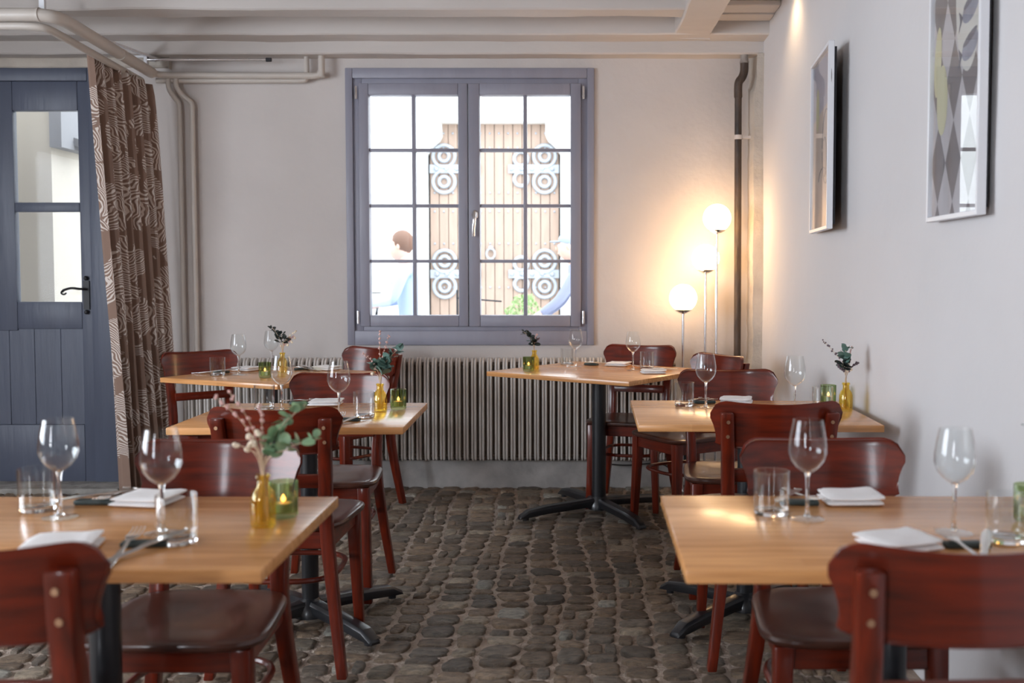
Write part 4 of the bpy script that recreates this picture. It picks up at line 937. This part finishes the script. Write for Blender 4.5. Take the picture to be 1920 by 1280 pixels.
def person(label, loc, rz, lean, arms, feet, mats_, cap=False):
    """faces local +x. lean = shift of the chest forward; arms = list of (elbow, hand); feet = list of (knee, ankle)"""
    t = thing('person', label, 'person', loc, rz); cl, leg = mats_
    pel = (0, 0, .92); ch = (lean * .7, 0, 1.24); nk = (lean, 0, 1.46); hd = Vector((lean + .05, 0, 1.61))
    v = [pel, (lean * .35, 0, 1.07), ch, (lean * .95, 0, 1.42), nk]; ed = [(0, 1), (1, 2), (2, 3), (3, 4)]; r = [(.13, .10), (.125, .10), (.15, .11), (.10, .08), (.055, .055)]
    for s, (el, ha), (kn_, an) in ((1, *[arms[0]], feet[0]), (-1, *[arms[1]], feet[1])):
        i = len(v); v += [(lean * .92, s * .17, 1.39), el, Vector(el).lerp(Vector(ha), .9)]; ed += [(3, i), (i, i + 1), (i + 1, i + 2)]; r += [.06, .045, .034]
        i = len(v); v += [(0, s * .09, .86), kn_, an, (an[0] + .13, an[1], an[2] - .05)]; ed += [(0, i), (i, i + 1), (i + 1, i + 2), (i + 2, i + 3)]; r += [.09, .06, .042, .035]
    body = skinned('body', v, ed, r, cl, t)
    body.data.materials.append(leg)
    for p in body.data.polygons:
        if p.center.z < .93: p.material_index = 1
    b = B(); b.sph(hd, .1, 16, (1.0, .82, 1.22)); b.sph(hd + Vector((.098, 0, -.01)), .018, 8, (1, .8, 1.4)); b.sph(hd + Vector((.085, 0, -.055)), .022, 8, (.5, 1.2, .4)); b.sph(hd + Vector((.0, .085, 0)), .025, 8, (.6, .3, 1)); b.sph(hd + Vector((.0, -.085, 0)), .025, 8, (.6, .3, 1)); b.tube([hd + Vector((-.02, 0, -.06)), Vector(nk) + Vector((0, 0, -.02))], .05, 10)
    b.build('head', skin, t)
    B().sph(hd + Vector((.085, .032, .012)), .010, 8).sph(hd + Vector((.085, -.032, .012)), .010, 8).build('eyes', M['white_paint'], t)
    if cap: B().sph(hd + Vector((-.01, 0, .055)), .104, 14, (1, .88, .75)).sph(hd + Vector((.10, 0, .045)), .07, 10, (1, .9, .12)).build('cap', capm, t)
    else: B().sph(hd + Vector((-.025, 0, .035)), .107, 14, (.95, .88, 1.05)).build('hair', hairm, t)
    for el, ha in arms:
        d = (Vector(ha) - Vector(el)).normalized(); b = B(); w0 = Vector(el).lerp(Vector(ha), .82); hp = Vector(ha)
        b.tube([w0, w0.lerp(hp, .7), hp, hp + d * .04], [.032, .03, .036, .03], 10)
        for f in range(4):
            off = Vector((0, -.03 + .02 * f, 0)); l = (.055, .068, .065, .05)[f]; b.tube([hp + d * .03 + off, hp + d * (.03 + l * .6) + off + Vector((0, 0, -.012)), hp + d * (.03 + l * .75) + off + Vector((0, 0, -.04))], [.010, .009, .007], 6)
        b.tube([hp + Vector((0, .035, 0)), hp + d * .03 + Vector((0, .055, -.012)), hp + d * .055 + Vector((0, .045, -.035))], [.011, .010, .008], 6)
        b.build('hand', skin, t)
    for kn_, an in feet: B().sph((an[0] + .07, an[1], an[2] - .045), .13, 12, (1, .4, .42)).build('shoe', M['dark'], t)
    return t
person('person with dark hair in a blue shirt pushing a cart outside', (-1.40, 9.0, -.12), math.pi, .05,
    [((.12, .22, 1.16), (.36, .18, 1.12)), ((.10, -.22, 1.15), (.36, -.18, 1.10))], [((.10, .10, .50), (.12, .10, .09)), ((-.03, -.10, .50), (-.22, -.10, .14))], (shirt, jeans))
person('person in a slate jacket and cap leaning forward over a bicycle outside the window', (.26, 9.0, -.12), math.pi, .25,
    [((.38, .2, 1.15), (.56, .18, 1.02)), ((.36, -.2, 1.13), (.56, -.18, .98))], [((.30, .10, .62), (.10, .10, .16)), ((.28, -.10, .70), (.22, -.10, .34))], (coatm, jeans), cap=True)
t = thing('hand_cart', 'pale cart with crates pushed by the person in the blue shirt', 'cart', (-2.0, 9.0, -.12))
cm = mat('cart_paint', (.45, .5, .62), .6)
for zz in (.62, .86): W(B().bb(-2.35, -1.82, 8.8, 9.2, zz, zz + .03).bb(-2.35, -2.32, 8.8, 9.2, zz, zz + .2).bb(-1.85, -1.82, 8.8, 9.2, zz, zz + .2).bb(-2.35, -1.82, 8.8, 8.83, zz + .03, zz + .08).bb(-2.35, -1.82, 8.8, 8.83, zz + .14, zz + .2), 'crate', cm, t)
W(B().tube([(-1.82, 8.82, .5), (-1.72, 8.82, 1.0)], .012, 8).tube([(-1.82, 9.18, .5), (-1.72, 9.18, 1.0)], .012, 8).tube([(-1.72, 8.82, 1.0), (-1.72, 9.18, 1.0)], .012, 8).bb(-2.35, -1.8, 8.8, 9.2, .56, .6), 'push_handle', M['iron'], t)
for y in (8.8, 9.2): W(B().tube([(-2.1 + .3 * math.cos(a), y, .18 + .3 * math.sin(a)) for a in [2 * math.pi * i / 28 for i in range(28)]], .02, 8, closed=True).tube([(-2.1, y - .02, .18), (-2.1, y + .02, .18)], .04, 10), 'wheel', M['iron'], t)
for y in (8.8, 9.2): W(B().tube([(-2.1, y, .18), (-2.1, y, .58)], .015, 8), 'strut', M['iron'], t)
t = thing('bicycle', 'bicycle under the rider in the slate jacket outside the window', 'bicycle', (.05, 9.0, -.12))
for x in (-.50, .56): W(B().tube([(x + .33 * math.cos(a), 9, .21 + .33 * math.sin(a)) for a in [2 * math.pi * i / 36 for i in range(36)]], .016, 8, closed=True).tube([(x, 8.97, .21), (x, 9.03, .21)], .02, 8), 'wheel', M['iron'], t)
W(B().tube([(.56, 9, .21), (.10, 9, .20), (-.25, 9, .70), (.25, 9, .72), (.56, 9, .21)], .016, 8).tube([(.10, 9, .2), (.27, 9, .78)], .016, 8).tube([(-.5, 9, .21), (-.28, 9, .86)], .014, 8), 'bicycle_frame', M['iron'], t)
W(B().tube([(-.34, 8.78, .90), (-.28, 8.9, .88), (-.28, 9.1, .88), (-.34, 9.22, .90)], .012, 8), 'handlebar', M['iron'], t); W(B().sph((.28, 9, .80), .12, 12, (1.1, .6, .3)), 'saddle', M['dark'], t)
